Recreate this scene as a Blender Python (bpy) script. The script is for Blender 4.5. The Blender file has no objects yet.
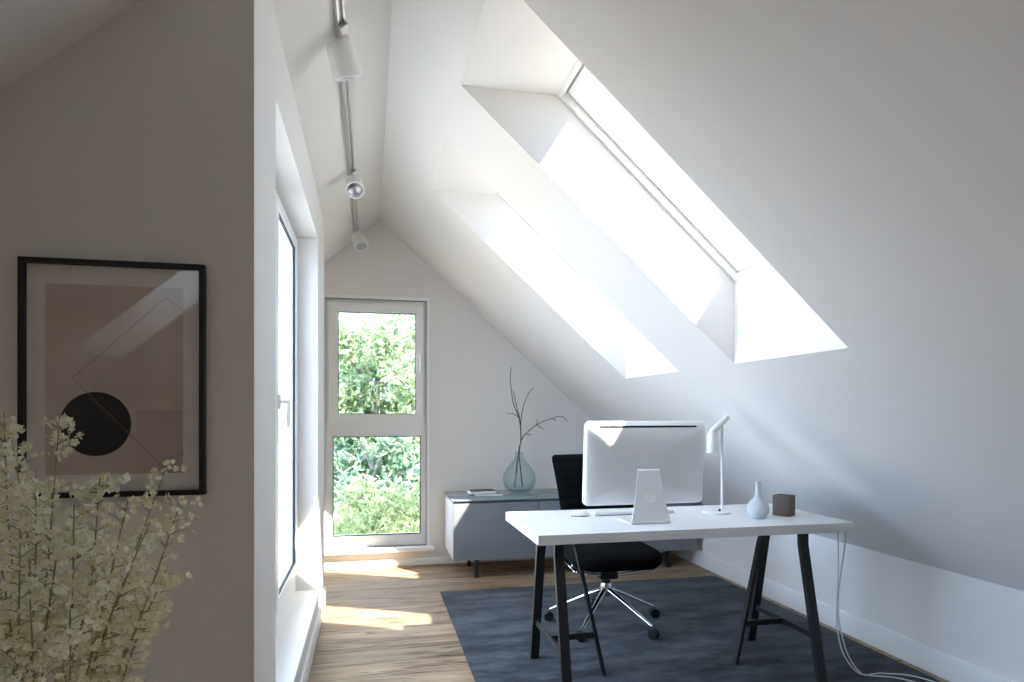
import bpy, bmesh, math, random
from mathutils import Vector, Matrix, noise

R = math.radians
PI = math.pi
C = bpy.context.scene.collection
random.seed(7)

# ------------------------------------------------------------------ camera
H, F, U0, V0 = 1.235, 650.0, 512.0, 414.0
YAW = math.atan(142.0 / 650.0)
cam_d = bpy.data.cameras.new('camera')
cam_d.sensor_width = 36.0
cam_d.lens = F / 1024.0 * 36.0
cam_d.shift_y = (V0 - 341.0) / 1024.0
cam_d.clip_start = 0.02
cam = bpy.data.objects.new('camera', cam_d)
C.objects.link(cam)
cam.location = (0, 0, H)
cam.rotation_euler = (R(90), 0, -YAW)
bpy.context.scene.camera = cam


def pix(u, v, Y):
    """world point seen at photo pixel (u, v) lying in the plane y = Y"""
    a = (u - U0) / F
    dx = math.sin(YAW) + a * math.cos(YAW)
    dy = math.cos(YAW) - a * math.sin(YAW)
    t = Y / dy
    return Vector((dx * t, Y, H + (V0 - v) / F * t))


# ------------------------------------------------------------------ materials
def new_mat(name):
    m = bpy.data.materials.new(name)
    m.use_nodes = True
    nt = m.node_tree
    b = nt.nodes['Principled BSDF']
    return m, nt, b


def mat(name, col, rough=0.5, metal=0.0, bump=0.0, bscale=200.0, var=0.0, vscale=8.0, spec=0.5, coat=0.0, stretch=(1, 1, 1)):
    m, nt, b = new_mat(name)
    b.inputs['Base Color'].default_value = (*col, 1)
    b.inputs['Roughness'].default_value = rough
    b.inputs['Metallic'].default_value = metal
    b.inputs['Specular IOR Level'].default_value = spec
    b.inputs['Coat Weight'].default_value = coat
    tc = nt.nodes.new('ShaderNodeTexCoord')
    mp = nt.nodes.new('ShaderNodeMapping')
    mp.inputs['Scale'].default_value = stretch
    nt.links.new(tc.outputs['Object'], mp.inputs['Vector'])
    if var > 0:
        n = nt.nodes.new('ShaderNodeTexNoise')
        n.inputs['Scale'].default_value = vscale
        n.inputs['Detail'].default_value = 5
        nt.links.new(mp.outputs['Vector'], n.inputs['Vector'])
        cr = nt.nodes.new('ShaderNodeValToRGB')
        cr.color_ramp.elements[0].position = 0.3
        cr.color_ramp.elements[1].position = 0.7
        cr.color_ramp.elements[0].color = (*[c * (1 - var) for c in col], 1)
        cr.color_ramp.elements[1].color = (*[min(1, c * (1 + var)) for c in col], 1)
        nt.links.new(n.outputs['Fac'], cr.inputs['Fac'])
        nt.links.new(cr.outputs['Color'], b.inputs['Base Color'])
    if bump > 0:
        n = nt.nodes.new('ShaderNodeTexNoise')
        n.inputs['Scale'].default_value = bscale
        n.inputs['Detail'].default_value = 3
        nt.links.new(mp.outputs['Vector'], n.inputs['Vector'])
        bp = nt.nodes.new('ShaderNodeBump')
        bp.inputs['Strength'].default_value = bump
        bp.inputs['Distance'].default_value = 0.002
        nt.links.new(n.outputs['Fac'], bp.inputs['Height'])
        nt.links.new(bp.outputs['Normal'], b.inputs['Normal'])
    return m


def pane_glass(name, tint=(0.96, 0.98, 0.97), refl=0.5):
    m = bpy.data.materials.new(name)
    m.use_nodes = True
    nt = m.node_tree
    nt.nodes.clear()
    out = nt.nodes.new('ShaderNodeOutputMaterial')
    tr = nt.nodes.new('ShaderNodeBsdfTransparent')
    tr.inputs['Color'].default_value = (*tint, 1)
    gl = nt.nodes.new('ShaderNodeBsdfGlossy')
    gl.inputs['Roughness'].default_value = 0.02
    lw_ = nt.nodes.new('ShaderNodeLayerWeight')
    lw_.inputs['Blend'].default_value = 0.5
    fr = nt.nodes.new('ShaderNodeMath')
    fr.operation = 'POWER'
    fr.inputs[1].default_value = 5.0
    nt.links.new(lw_.outputs['Facing'], fr.inputs[0])
    mu = nt.nodes.new('ShaderNodeMath')
    mu.operation = 'MULTIPLY_ADD'
    mu.inputs[1].default_value = 0.9 * refl
    mu.inputs[2].default_value = 0.04 * refl
    mx = nt.nodes.new('ShaderNodeMixShader')
    nt.links.new(fr.outputs[0], mu.inputs[0])
    nt.links.new(mu.outputs[0], mx.inputs[0])
    nt.links.new(tr.outputs[0], mx.inputs[1])
    nt.links.new(gl.outputs[0], mx.inputs[2])
    nt.links.new(mx.outputs[0], out.inputs[0])
    return m


def wood_floor():
    m, nt, b = new_mat('oak_planks')
    N, L = nt.nodes, nt.links
    tc = N.new('ShaderNodeTexCoord')
    mp = N.new('ShaderNodeMapping')
    mp.inputs['Location'].default_value = (0.35, 0.03, 0)
    L.new(tc.outputs['Object'], mp.inputs['Vector'])
    br = N.new('ShaderNodeTexBrick')
    br.offset = 0.37
    br.inputs['Scale'].default_value = 1.0
    br.inputs['Brick Width'].default_value = 1.9
    br.inputs['Row Height'].default_value = 0.175
    br.inputs['Mortar Size'].default_value = 0.0026
    br.inputs['Mortar Smooth'].default_value = 0.1
    br.inputs['Bias'].default_value = 0.0
    br.inputs['Color1'].default_value = (0, 0, 0, 1)
    br.inputs['Color2'].default_value = (1, 1, 1, 1)
    br.inputs['Mortar'].default_value = (0.5, 0.5, 0.5, 1)
    L.new(mp.outputs['Vector'], br.inputs['Vector'])
    # grain, offset per plank
    off = N.new('ShaderNodeVectorMath')
    off.operation = 'MULTIPLY_ADD'
    off.inputs[1].default_value = (13.0, 7.0, 5.0)
    L.new(br.outputs['Color'], off.inputs[0])
    L.new(mp.outputs['Vector'], off.inputs[2])
    st = N.new('ShaderNodeMapping')
    st.inputs['Scale'].default_value = (1.1, 8.5, 1.0)
    L.new(off.outputs[0], st.inputs['Vector'])
    g = N.new('ShaderNodeTexNoise')
    g.inputs['Scale'].default_value = 1.5
    g.inputs['Detail'].default_value = 9
    g.inputs['Roughness'].default_value = 0.62
    g.inputs['Distortion'].default_value = 0.9
    L.new(st.outputs['Vector'], g.inputs['Vector'])
    cr = N.new('ShaderNodeValToRGB')
    e = cr.color_ramp.elements
    e[0].position, e[0].color = 0.30, (0.12, 0.073, 0.045, 1)
    e[1].position, e[1].color = 0.72, (0.53, 0.41, 0.29, 1)
    k = e.new(0.46)
    k.color = (0.36, 0.258, 0.165, 1)
    L.new(g.outputs['Fac'], cr.inputs['Fac'])
    # dark cracks and knots
    st2 = N.new('ShaderNodeMapping')
    st2.inputs['Scale'].default_value = (2.4, 17.0, 1.0)
    L.new(off.outputs[0], st2.inputs['Vector'])
    ck = N.new('ShaderNodeTexNoise')
    ck.inputs['Scale'].default_value = 1.1
    ck.inputs['Detail'].default_value = 4
    ck.inputs['Distortion'].default_value = 1.6
    L.new(st2.outputs['Vector'], ck.inputs['Vector'])
    cr2 = N.new('ShaderNodeValToRGB')
    cr2.color_ramp.elements[0].position = 0.34
    cr2.color_ramp.elements[0].color = (0.25, 0.2, 0.17, 1)
    cr2.color_ramp.elements[1].position = 0.42
    cr2.color_ramp.elements[1].color = (1, 1, 1, 1)
    L.new(ck.outputs['Fac'], cr2.inputs['Fac'])
    m1 = N.new('ShaderNodeMix')
    m1.data_type = 'RGBA'
    m1.blend_type = 'MULTIPLY'
    m1.inputs[0].default_value = 0.85
    L.new(cr.outputs['Color'], m1.inputs[6])
    L.new(cr2.outputs['Color'], m1.inputs[7])
    # per plank tone
    cr3 = N.new('ShaderNodeValToRGB')
    cr3.color_ramp.elements[0].color = (0.70, 0.68, 0.67, 1)
    cr3.color_ramp.elements[1].color = (1.12, 1.1, 1.08, 1)
    L.new(br.outputs['Color'], cr3.inputs['Fac'])
    m2 = N.new('ShaderNodeMix')
    m2.data_type = 'RGBA'
    m2.blend_type = 'MULTIPLY'
    m2.inputs[0].default_value = 1.0
    L.new(m1.outputs[2], m2.inputs[6])
    L.new(cr3.outputs['Color'], m2.inputs[7])
    # plank joints
    m3 = N.new('ShaderNodeMix')
    m3.data_type = 'RGBA'
    L.new(br.outputs['Fac'], m3.inputs[0])
    L.new(m2.outputs[2], m3.inputs[6])
    m3.inputs[7].default_value = (0.09, 0.055, 0.035, 1)
    L.new(m3.outputs[2], b.inputs['Base Color'])
    b.inputs['Roughness'].default_value = 0.5
    b.inputs['Specular IOR Level'].default_value = 0.35
    bp = N.new('ShaderNodeBump')
    bp.inputs['Strength'].default_value = 0.25
    bp.inputs['Distance'].default_value = 0.003
    L.new(g.outputs['Fac'], bp.inputs['Height'])
    L.new(bp.outputs['Normal'], b.inputs['Normal'])
    return m


def rug_mat():
    m, nt, b = new_mat('rug_wool')
    N, L = nt.nodes, nt.links
    tc = N.new('ShaderNodeTexCoord')
    mp = N.new('ShaderNodeMapping')
    mp.inputs['Scale'].default_value = (1.2, 3.2, 1)
    L.new(tc.outputs['Object'], mp.inputs['Vector'])
    n = N.new('ShaderNodeTexNoise')
    n.inputs['Scale'].default_value = 2.3
    n.inputs['Detail'].default_value = 8
    n.inputs['Roughness'].default_value = 0.7
    L.new(mp.outputs['Vector'], n.inputs['Vector'])
    cr = N.new('ShaderNodeValToRGB')
    cr.color_ramp.elements[0].position = 0.40
    cr.color_ramp.elements[0].color = RUG0
    cr.color_ramp.elements[1].position = 0.66
    cr.color_ramp.elements[1].color = RUG1
    L.new(n.outputs['Fac'], cr.inputs['Fac'])
    L.new(cr.outputs['Color'], b.inputs['Base Color'])
    b.inputs['Roughness'].default_value = 0.95
    b.inputs['Sheen Weight'].default_value = 0.08
    b.inputs['Specular IOR Level'].default_value = 0.1
    n2 = N.new('ShaderNodeTexNoise')
    n2.inputs['Scale'].default_value = 260
    L.new(tc.outputs['Object'], n2.inputs['Vector'])
    bp = N.new('ShaderNodeBump')
    bp.inputs['Strength'].default_value = 0.6
    bp.inputs['Distance'].default_value = 0.004
    L.new(n2.outputs['Fac'], bp.inputs['Height'])
    L.new(bp.outputs['Normal'], b.inputs['Normal'])
    return m


def leaf_mat(name, c0, c1, trans=0.35):
    m, nt, b = new_mat(name)
    N, L = nt.nodes, nt.links
    oi = N.new('ShaderNodeNewGeometry')
    cr = N.new('ShaderNodeValToRGB')
    cr.color_ramp.elements[0].color = (*c0, 1)
    cr.color_ramp.elements[1].color = (*c1, 1)
    L.new(oi.outputs['Random Per Island'], cr.inputs['Fac'])
    L.new(cr.outputs['Color'], b.inputs['Base Color'])
    b.inputs['Roughness'].default_value = 0.5
    b.inputs['Specular IOR Level'].default_value = 0.3
    tl = N.new('ShaderNodeBsdfTranslucent')
    L.new(cr.outputs['Color'], tl.inputs['Color'])
    mx = N.new('ShaderNodeMixShader')
    mx.inputs[0].default_value = trans
    L.new(b.outputs[0], mx.inputs[1])
    L.new(tl.outputs[0], mx.inputs[2])
    L.new(mx.outputs[0], N['Material Output'].inputs[0])
    return m


RUG0 = (0.019, 0.0235, 0.030, 1)
RUG1 = (0.088, 0.102, 0.120, 1)
WALL = mat('white_plaster', (0.805, 0.782, 0.755), 0.85, bump=0.06, bscale=350, spec=0.2)
TAUPE = mat('light_absorbing_taupe', (0.16, 0.145, 0.13), 0.85, bump=0.06, bscale=350, spec=0.2)  # invented dark tone, absorbs light that would reach the picture wall
TRIM = mat('white_trim_paint', (0.88, 0.88, 0.87), 0.4, spec=0.4, bump=0.02, bscale=60)
PVC = mat('white_window_plastic', (0.90, 0.90, 0.89), 0.3, spec=0.5, bump=0.01, bscale=60)
GASKET = mat('black_gasket', (0.02, 0.021, 0.024), 0.6, bump=0.02)
PANE = pane_glass('window_glass')
FLOOR = wood_floor()
RUG = rug_mat()
ROOFT = mat('roof_tile', (0.10, 0.09, 0.085), 0.8, bump=0.3, bscale=20)
STEEL = mat('brushed_steel', (0.55, 0.55, 0.56), 0.35, 1.0, bump=0.02, bscale=90)
CHROME = mat('polished_chrome', (0.75, 0.76, 0.78), 0.12, 1.0, bump=0.005, bscale=40)
REFL = mat('lamp_reflector_silver', (0.5, 0.5, 0.51), 0.38, 1.0, bump=0.005, bscale=40)
BLACKM = mat('black_powder_coat', (0.012, 0.0135, 0.015), 0.5, bump=0.03, bscale=300)
BLACKP = mat('black_plastic', (0.008, 0.008, 0.009), 0.45, bump=0.02)
FABRIC = mat('black_chair_fabric', (0.006, 0.006, 0.0065), 0.9, bump=0.25, bscale=600, spec=0.06)
WHITEL = mat('white_laminate', (0.80, 0.80, 0.80), 0.35, spec=0.5, bump=0.01, bscale=80)
PALEW = mat('pale_birch', (0.62, 0.50, 0.36), 0.55, var=0.15, vscale=6, stretch=(20, 1, 20))
ALU = mat('satin_aluminium', (0.80, 0.80, 0.81), 0.32, 0.25, bump=0.01, bscale=200)
LAMPW = mat('white_lacquer', (0.82, 0.81, 0.79), 0.35, bump=0.01, bscale=60)
GREYL = mat('grey_lacquer', (0.20, 0.215, 0.24), 0.22, spec=0.6, bump=0.01, bscale=40)
GREYS = mat('pale_grey_side_panel', (0.60, 0.585, 0.57), 0.5, bump=0.01, bscale=40)
GREYG = mat('grey_glass_top', (0.20, 0.24, 0.265), 0.08, spec=0.7, bump=0.003, bscale=20)
CERAM = mat('pale_grey_ceramic', (0.58, 0.63, 0.66), 0.45, bump=0.04, bscale=120)
WALNUT = mat('dark_smoked_wood', (0.13, 0.095, 0.08), 0.6, var=0.35, vscale=5, stretch=(3, 3, 60), bump=0.1)
TWIG = mat('twig_bark', (0.075, 0.062, 0.058), 0.8, bump=0.3, bscale=300, var=0.3, vscale=60)
CABLE = mat('white_cable', (0.72, 0.71, 0.69), 0.45, bump=0.01)
PAPER = mat('white_paper', (0.88, 0.88, 0.87), 0.8, bump=0.1, bscale=300, stretch=(1, 1, 12))
COVER = mat('charcoal_cover', (0.07, 0.075, 0.08), 0.5, bump=0.02)
COVER2 = mat('slate_cover', (0.20, 0.23, 0.25), 0.5, bump=0.02)
FRAMEB = mat('black_picture_frame', (0.012, 0.012, 0.013), 0.45, bump=0.02)
MATB = mat('white_mount', (0.90, 0.875, 0.85), 0.9, bump=0.03, bscale=400)
SCREEN = mat('black_screen_glass', (0.01, 0.01, 0.012), 0.08, bump=0.001)
STEM = mat('green_brown_stem', (0.30, 0.29, 0.14), 0.7, var=0.3, vscale=40, bump=0.1)
PETAL = leaf_mat('cream_petals', (0.68, 0.64, 0.40), (0.96, 0.94, 0.82), 0.3)
BARK = mat('tree_bark', (0.24, 0.22, 0.19), 0.9, var=0.4, vscale=12, bump=0.5, bscale=30)
GRAVEL = mat('bounce_gravel', (0.58, 0.50, 0.40), 0.95, var=0.2, vscale=3)  # gravel tone, made pale and warm to bounce sunlight into the room
DECK = mat('bounce_deck_boards', (0.80, 0.73, 0.63), 0.8, var=0.15, vscale=5, stretch=(2, 20, 1))  # tone made pale and warm for added bounce through the left window


# ------------------------------------------------------------------ mesh helpers
def finish(name, bm, m, parent=None, smooth=True, sharp=40):
    bmesh.ops.recalc_face_normals(bm, faces=bm.faces)
    me = bpy.data.meshes.new(name)
    bm.to_mesh(me)
    bm.free()
    if smooth:
        for p in me.polygons:
            p.use_smooth = True
        me.set_sharp_from_angle(angle=R(sharp))
    for mm in (m if isinstance(m, (list, tuple)) else [m]):
        me.materials.append(mm)
    o = bpy.data.objects.new(name, me)
    C.objects.link(o)
    if parent is not None:
        o.parent = parent
    return o


def empty(name, loc, rz=0.0):
    o = bpy.data.objects.new(name, None)
    o.empty_display_size = 0.1
    C.objects.link(o)
    o.location = loc
    o.rotation_euler = (0, 0, rz)
    return o


def tag(o, label, cat, group=None):
    o['label'] = label
    o['category'] = cat
    if group:
        o['group'] = group
    return o


def struct(o, label=None):
    o['kind'] = 'structure'
    if label:
        o['label'] = label
    return o


def box(bm, x0, x1, y0, y1, z0, z1, bev=0.0, seg=2, M=None):
    vs = [bm.verts.new(Vector((x, y, z))) for z in (z0, z1) for y in (y0, y1) for x in (x0, x1)]
    fs = [(0, 2, 3, 1), (4, 5, 7, 6), (0, 1, 5, 4), (2, 6, 7, 3), (0, 4, 6, 2), (1, 3, 7, 5)]
    faces = [bm.faces.new([vs[i] for i in f]) for f in fs]
    geom_v = vs
    if bev > 0:
        edges = list({e for f in faces for e in f.edges})
        r = bmesh.ops.bevel(bm, geom=edges, offset=bev, segments=seg, profile=0.5, affect='EDGES')
        geom_v = list({v for f in r['faces'] for v in f.verts} | {v for v in vs if v.is_valid})
    if M is not None:
        bmesh.ops.transform(bm, matrix=M, verts=[v for v in geom_v if v.is_valid])
    return geom_v


def tube(bm, pts, rad, seg=10, caps=True):
    pts = [Vector(p) for p in pts]
    n = len(pts)
    rads = rad if isinstance(rad, (list, tuple)) else [rad] * n
    t0 = (pts[1] - pts[0]).normalized()
    up = Vector((0, 0, 1)) if abs(t0.z) < 0.9 else Vector((1, 0, 0))
    nrm = (up - t0 * up.dot(t0)).normalized()
    rings = []
    for i, p in enumerate(pts):
        if i == 0:
            t = t0
        elif i == n - 1:
            t = (pts[i] - pts[i - 1]).normalized()
        else:
            t = ((pts[i + 1] - pts[i]).normalized() + (pts[i] - pts[i - 1]).normalized()).normalized()
        nrm = (nrm - t * nrm.dot(t)).normalized()
        b = t.cross(nrm)
        rings.append([bm.verts.new(p + (nrm * math.cos(2 * PI * k / seg) + b * math.sin(2 * PI * k / seg)) * rads[i]) for k in range(seg)])
    for i in range(n - 1):
        for k in range(seg):
            bm.faces.new((rings[i][k], rings[i][(k + 1) % seg], rings[i + 1][(k + 1) % seg], rings[i + 1][k]))
    if caps:
        bm.faces.new(rings[0][::-1])
        bm.faces.new(rings[-1])


def bar(bm, p0, p1, w, d, side=(0, 1, 0), bev=0.003):
    """rectangular bar from p0 to p1, w across (perpendicular to side), d along side"""
    p0, p1 = Vector(p0), Vector(p1)
    z = (p1 - p0).normalized()
    s = Vector(side)
    y = (s - z * s.dot(z)).normalized()
    x = y.cross(z)
    M = Matrix((x, y, z)).transposed().to_4x4()
    M.translation = p0
    return box(bm, -w / 2, w / 2, -d / 2, d / 2, 0, (p1 - p0).length, bev, 1, M)


def lathe(bm, prof, c=(0, 0, 0), seg=32, M=None):
    """prof = [(r, z)...]; r = 0 makes a pole"""
    cx, cy, cz = c
    rings = []
    new = []
    for r, z in prof:
        if r < 1e-6:
            ring = [bm.verts.new((cx, cy, cz + z))]
        else:
            ring = [bm.verts.new((cx + r * math.cos(2 * PI * k / seg), cy + r * math.sin(2 * PI * k / seg), cz + z)) for k in range(seg)]
        rings.append(ring)
        new += ring
    for a, b in zip(rings, rings[1:]):
        for k in range(seg):
            k2 = (k + 1) % seg
            if len(a) == 1 and len(b) == 1:
                continue
            if len(a) == 1:
                bm.faces.new((a[0], b[k], b[k2]))
            elif len(b) == 1:
                bm.faces.new((a[k], a[k2], b[0]))
            else:
                bm.faces.new((a[k], a[k2], b[k2], b[k]))
    if M is not None:
        bmesh.ops.transform(bm, matrix=M, verts=new)
    return new


def ring_frame(bm, o, ax, ay, an, x0, x1, y0, y1, w, n0, n1, wb=None, wt=None, wl=None, wr=None, bev=0.0):
    """a rectangular ring (picture-frame shape) in the plane (ax, ay) at origin o, extruded along an from n0 to n1"""
    wb = w if wb is None else wb
    wt = w if wt is None else wt
    wl = w if wl is None else wl
    wr = w if wr is None else wr
    o, ax, ay, an = Vector(o), Vector(ax), Vector(ay), Vector(an)

    def P(x, y, n):
        return bm.verts.new(o + ax * x + ay * y + an * n)
    outer = [(x0, y0), (x1, y0), (x1, y1), (x0, y1)]
    inner = [(x0 + wl, y0 + wb), (x1 - wr, y0 + wb), (x1 - wr, y1 - wt), (x0 + wl, y1 - wt)]
    A = [P(*p, n0) for p in outer]
    B = [P(*p, n1) for p in outer]
    a = [P(*p, n0) for p in inner]
    b = [P(*p, n1) for p in inner]
    fs = []
    for i in range(4):
        j = (i + 1) % 4
        fs.append(bm.faces.new((A[i], A[j], a[j], a[i])))
        fs.append(bm.faces.new((B[i], b[i], b[j], B[j])))
        fs.append(bm.faces.new((A[i], B[i], B[j], A[j])))
        fs.append(bm.faces.new((a[i], a[j], b[j], b[i])))
    if bev > 0:
        es = list({e for f in fs for e in f.edges if e.calc_face_angle(0) > 0.3})
        bmesh.ops.bevel(bm, geom=es, offset=bev, segments=2, profile=0.5, affect='EDGES')


def slab(bm, o, ax, ay, an, x0, x1, y0, y1, n0, n1):
    o, ax, ay, an = Vector(o), Vector(ax), Vector(ay), Vector(an)
    vs = [bm.verts.new(o + ax * x + ay * y + an * n) for n in (n0, n1) for y in (y0, y1) for x in (x0, x1)]
    for f in [(0, 2, 3, 1), (4, 5, 7, 6), (0, 1, 5, 4), (2, 6, 7, 3), (0, 4, 6, 2), (1, 3, 7, 5)]:
        bm.faces.new([vs[i] for i in f])


# ------------------------------------------------------------------ room dimensions
XR, ZR = 0.081, 2.807          # ridge
SR, SL = 0.9046, 0.848         # slopes of the two roof planes
XK = 2.625                     # right knee wall
XW = -0.292                    # left window wall (inner face)
XLK = -2.40                    # left knee wall
YP, YF = 1.78, 5.36            # picture wall, far gable wall
YB = -2.6                      # wall behind the camera
YE = 4.40                      # far end of the window wall
zr = lambda x: ZR - SR * (x - XR)
zl = lambda x: ZR - SL * (XR - x)
DV = 0.363                     # vertical roof build-up
TW = 0.22                      # wall thickness


def poly_prism(bm, pts, axis, a0, a1):
    """extrude polygon pts (2-D) along axis 'x' or 'y' from a0 to a1"""
    def P(p, a):
        return bm.verts.new((a, p[0], p[1]) if axis == 'x' else (p[0], a, p[1]))
    A = [P(p, a0) for p in pts]
    B = [P(p, a1) for p in pts]
    bm.faces.new(A)
    bm.faces.new(B[::-1])
    n = len(pts)
    for i in range(n):
        j = (i + 1) % n
        bm.faces.new((A[i], B[i], B[j], A[j]))


# floor
bm = bmesh.new()
box(bm, XW - 0.02, XK + 0.25, YB - 0.2, YF + 0.3, -0.3, 0)
box(bm, XLK - 0.2, XW - 0.02, YB - 0.2, YP + TW, -0.3, 0)
box(bm, XLK - 0.2, XW - 0.02, YE - TW, YF + 0.3, -0.3, 0)
struct(finish('floor', bm, FLOOR, smooth=False))

# far gable wall with the window opening
WX0, WX1, WZ0, WZ1 = -0.36, 0.4545, 0.16, 2.16
bm = bmesh.new()
Y0, Y1 = YF, YF + 0.3
poly_prism(bm, [(XLK - 0.2, 0), (WX0, 0), (WX0, zl(WX0) + DV * .8), (XLK - 0.2, zl(XLK - 0.2) + DV * .8)], 'y', Y0, Y1)
poly_prism(bm, [(WX1, 0), (XK + 0.2, 0), (XK + 0.2, zr(XK + .2) + DV * .8), (WX1, zr(WX1) + DV * .8)], 'y', Y0, Y1)
poly_prism(bm, [(WX0, 0), (WX1, 0), (WX1, WZ0), (WX0, WZ0)], 'y', Y0, Y1)
poly_prism(bm, [(WX0, WZ1), (WX1, WZ1), (WX1, zr(WX1) + DV * .8), (XR, ZR + DV * .8), (WX0, zl(WX0) + DV * .8)], 'y', Y0, Y1)
struct(finish('wall_far', bm, WALL, smooth=False))

# wall behind the camera, its dark colour added to absorb light
bm = bmesh.new()
poly_prism(bm, [(XLK - 0.2, 0), (XK + 0.2, 0), (XK + 0.2, zr(XK + .2) + DV * .8), (XR, ZR + DV * .8), (XLK - 0.2, zl(XLK - .2) + DV * .8)], 'y', YB - 0.2, YB)
struct(finish('wall_near', bm, TAUPE, smooth=False))

# right knee wall, left knee walls
bm = bmesh.new()
box(bm, XK, XK + 0.2, YB, YF, 0, zr(XK) + 0.05)
struct(finish('wall_right', bm, WALL, smooth=False))
bm = bmesh.new()
box(bm, XLK - 0.2, XLK, YB, YP + TW, 0, zl(XLK) + 0.05)
box(bm, XLK - 0.2, XLK, YE - TW, YF, 0, zl(XLK) + 0.05)
struct(finish('wall_left_knee', bm, WALL, smooth=False))

# window wall on the left, with its deep opening
NY0, NY1, NZ0, NZ1 = 2.17, 3.88, 0.21, 2.24
XO = XW - 0.20
bm = bmesh.new()
zt = zl(XW) + 0.02
zo = zl(XO) + DV * .7
top = [(XW, zl(XW)), (XO, zl(XO))]
box(bm, XO, XW, YP, NY0, -0.3, zl(XO))
box(bm, XO, XW, NY1, YE, -0.3, zl(XO))
box(bm, XO, XW, NY0, NY1, -0.3, NZ0)
box(bm, XO, XW, NY0, NY1, NZ1, zl(XO))
poly_prism(bm, [(XO, zl(XO)), (XW, zl(XO)), (XW, zl(XW)), (XW, zl(XW) + 0.2), (XO, zl(XO) + 0.2)], 'y', YP, YE)
struct(finish('wall_left', bm, WALL, smooth=False))

# wall that carries the picture, and the return wall at the far end of the terrace
for nm, a, b in (('wall_left_front', YP, YP + TW), ('wall_left_return', YE - TW, YE)):
    bm = bmesh.new()
    poly_prism(bm, [(XLK - 0.2, -0.3), (XO, -0.3), (XO, zl(XO) + 0.2), (XLK - .2, zl(XLK - .2) + 0.2)], 'y', a, b)
    struct(finish(nm, bm, WALL, smooth=False))

# ceiling: right roof plane with two splayed skylight shafts and one unseen, added for light
SX0, SX1 = 0.356, 1.573
SKY = [(1.896, 2.598), (3.127, 3.85), (-1.75, -1.05)]  # last pair: unseen shaft behind the camera, added for fill light
bm = bmesh.new()
ys = [YB - 0.2, SKY[2][0], SKY[2][1], SKY[0][0], SKY[0][1], SKY[1][0], SKY[1][1], YF + 0.3]
xi = [XR, SX0, SX1, XK + 0.2]
OX0 = SX0 + DV / SR            # outer top edge (horizontal upper lining)
xo = [XR, OX0, SX1, XK + 0.2]
VI = [[bm.verts.new((x, y, zr(x))) for y in ys] for x in xi]
VO = [[bm.verts.new((x, y, zr(x) + DV)) for y in ys] for x in xo]
for i in range(3):
    for j in range(7):
        if i == 1 and j in (1, 3, 5):
            continue
        bm.faces.new((VI[i][j], VI[i + 1][j], VI[i + 1][j + 1], VI[i][j + 1]))
        bm.faces.new((VO[i][j], VO[i][j + 1], VO[i + 1][j + 1], VO[i + 1][j]))
for j in (1, 3, 5):
    bm.faces.new((VI[1][j], VI[1][j + 1], VO[1][j + 1], VO[1][j]))
    bm.faces.new((VI[2][j], VI[2][j + 1], VO[2][j + 1], VO[2][j]))
    bm.faces.new((VI[1][j], VI[2][j], VO[2][j], VO[1][j]))
    bm.faces.new((VI[1][j + 1], VI[2][j + 1], VO[2][j + 1], VO[1][j + 1]))
for i in range(3):
    bm.faces.new((VI[i][0], VI[i + 1][0], VO[i + 1][0], VO[i][0]))
    bm.faces.new((VI[i][7], VI[i + 1][7], VO[i + 1][7], VO[i][7]))
for j in range(7):
    bm.faces.new((VI[0][j], VI[0][j + 1], VO[0][j + 1], VO[0][j]))
    bm.faces.new((VI[3][j], VI[3][j + 1], VO[3][j + 1], VO[3][j]))
struct(finish('ceiling', bm, WALL, smooth=False))

# left roof plane: strip along the ridge, then the parts in front of and behind the roof terrace
bm = bmesh.new()


def left_roof(x0, x1, y0, y1):
    poly_prism(bm, [(x0, zl(x0)), (x1, zl(x1)), (x1, zl(x1) + DV), (x0, zl(x0) + DV)], 'y', y0, y1)


left_roof(XO, XR, YB - 0.2, YF + 0.3)
HX0, HX1 = -1.40, -0.75
LSKY = [(-0.60, 0.0)]  # unseen opening, added to let in fill light
left_roof(HX1, XO, YB - 0.2, YP + TW)
left_roof(XLK - 0.2, HX0, YB - 0.2, YP + TW + 0.03)
for a_, b_ in ((YB - 0.2, LSKY[0][0]), (LSKY[0][1], YP + TW + 0.03)):
    left_roof(HX0, HX1, a_, b_)
left_roof(XLK - 0.2, XO, YE - TW - 0.03, YF + 0.3)
struct(finish('ceiling_left', bm, WALL, smooth=False))

# terrace outside the left window, unseen and widened to bounce sunlight; ground below
bm = bmesh.new()
box(bm, -6.2, XO, YP + TW, YE - TW, -0.3, 0.02)
box(bm, -6.2, XLK - 0.2, 0.2, YP + TW, -0.3, 0.02)
box(bm, -6.2, XLK - 0.2, YE - TW, 5.8, -0.3, 0.02)
struct(finish('terrace_bounce_floor', bm, DECK, smooth=False))
bm = bmesh.new()
box(bm, -6.4, -6.2, 0.2, 5.8, -0.3, 0.35)  # unseen parapet, added with the wider terrace to bounce sunlight
struct(finish('added_bounce_parapet', bm, WALL, smooth=False))
bm = bmesh.new()
box(bm, -60, 60, -40, 80, -3.4, -3.2)
struct(finish('ground', bm, GRAVEL, smooth=False))

# baseboards
bm = bmesh.new()
box(bm, XK - 0.016, XK, YB, YF, 0, 0.12, 0.004)
struct(finish('baseboard_right', bm, TRIM))
bm = bmesh.new()
box(bm, XW, XW + 0.013, YP, YE, 0, 0.11, 0.004)
struct(finish('baseboard_left', bm, TRIM))
bm = bmesh.new()
box(bm, XLK, XK - 0.016, YF - 0.012, YF, 0, 0.055, 0.004)
struct(finish('baseboard_far', bm, TRIM))
bm = bmesh.new()
box(bm, XLK, XW, YP - 0.013, YP, 0, 0.11, 0.004)
struct(finish('baseboard_left_front', bm, TRIM))

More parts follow.
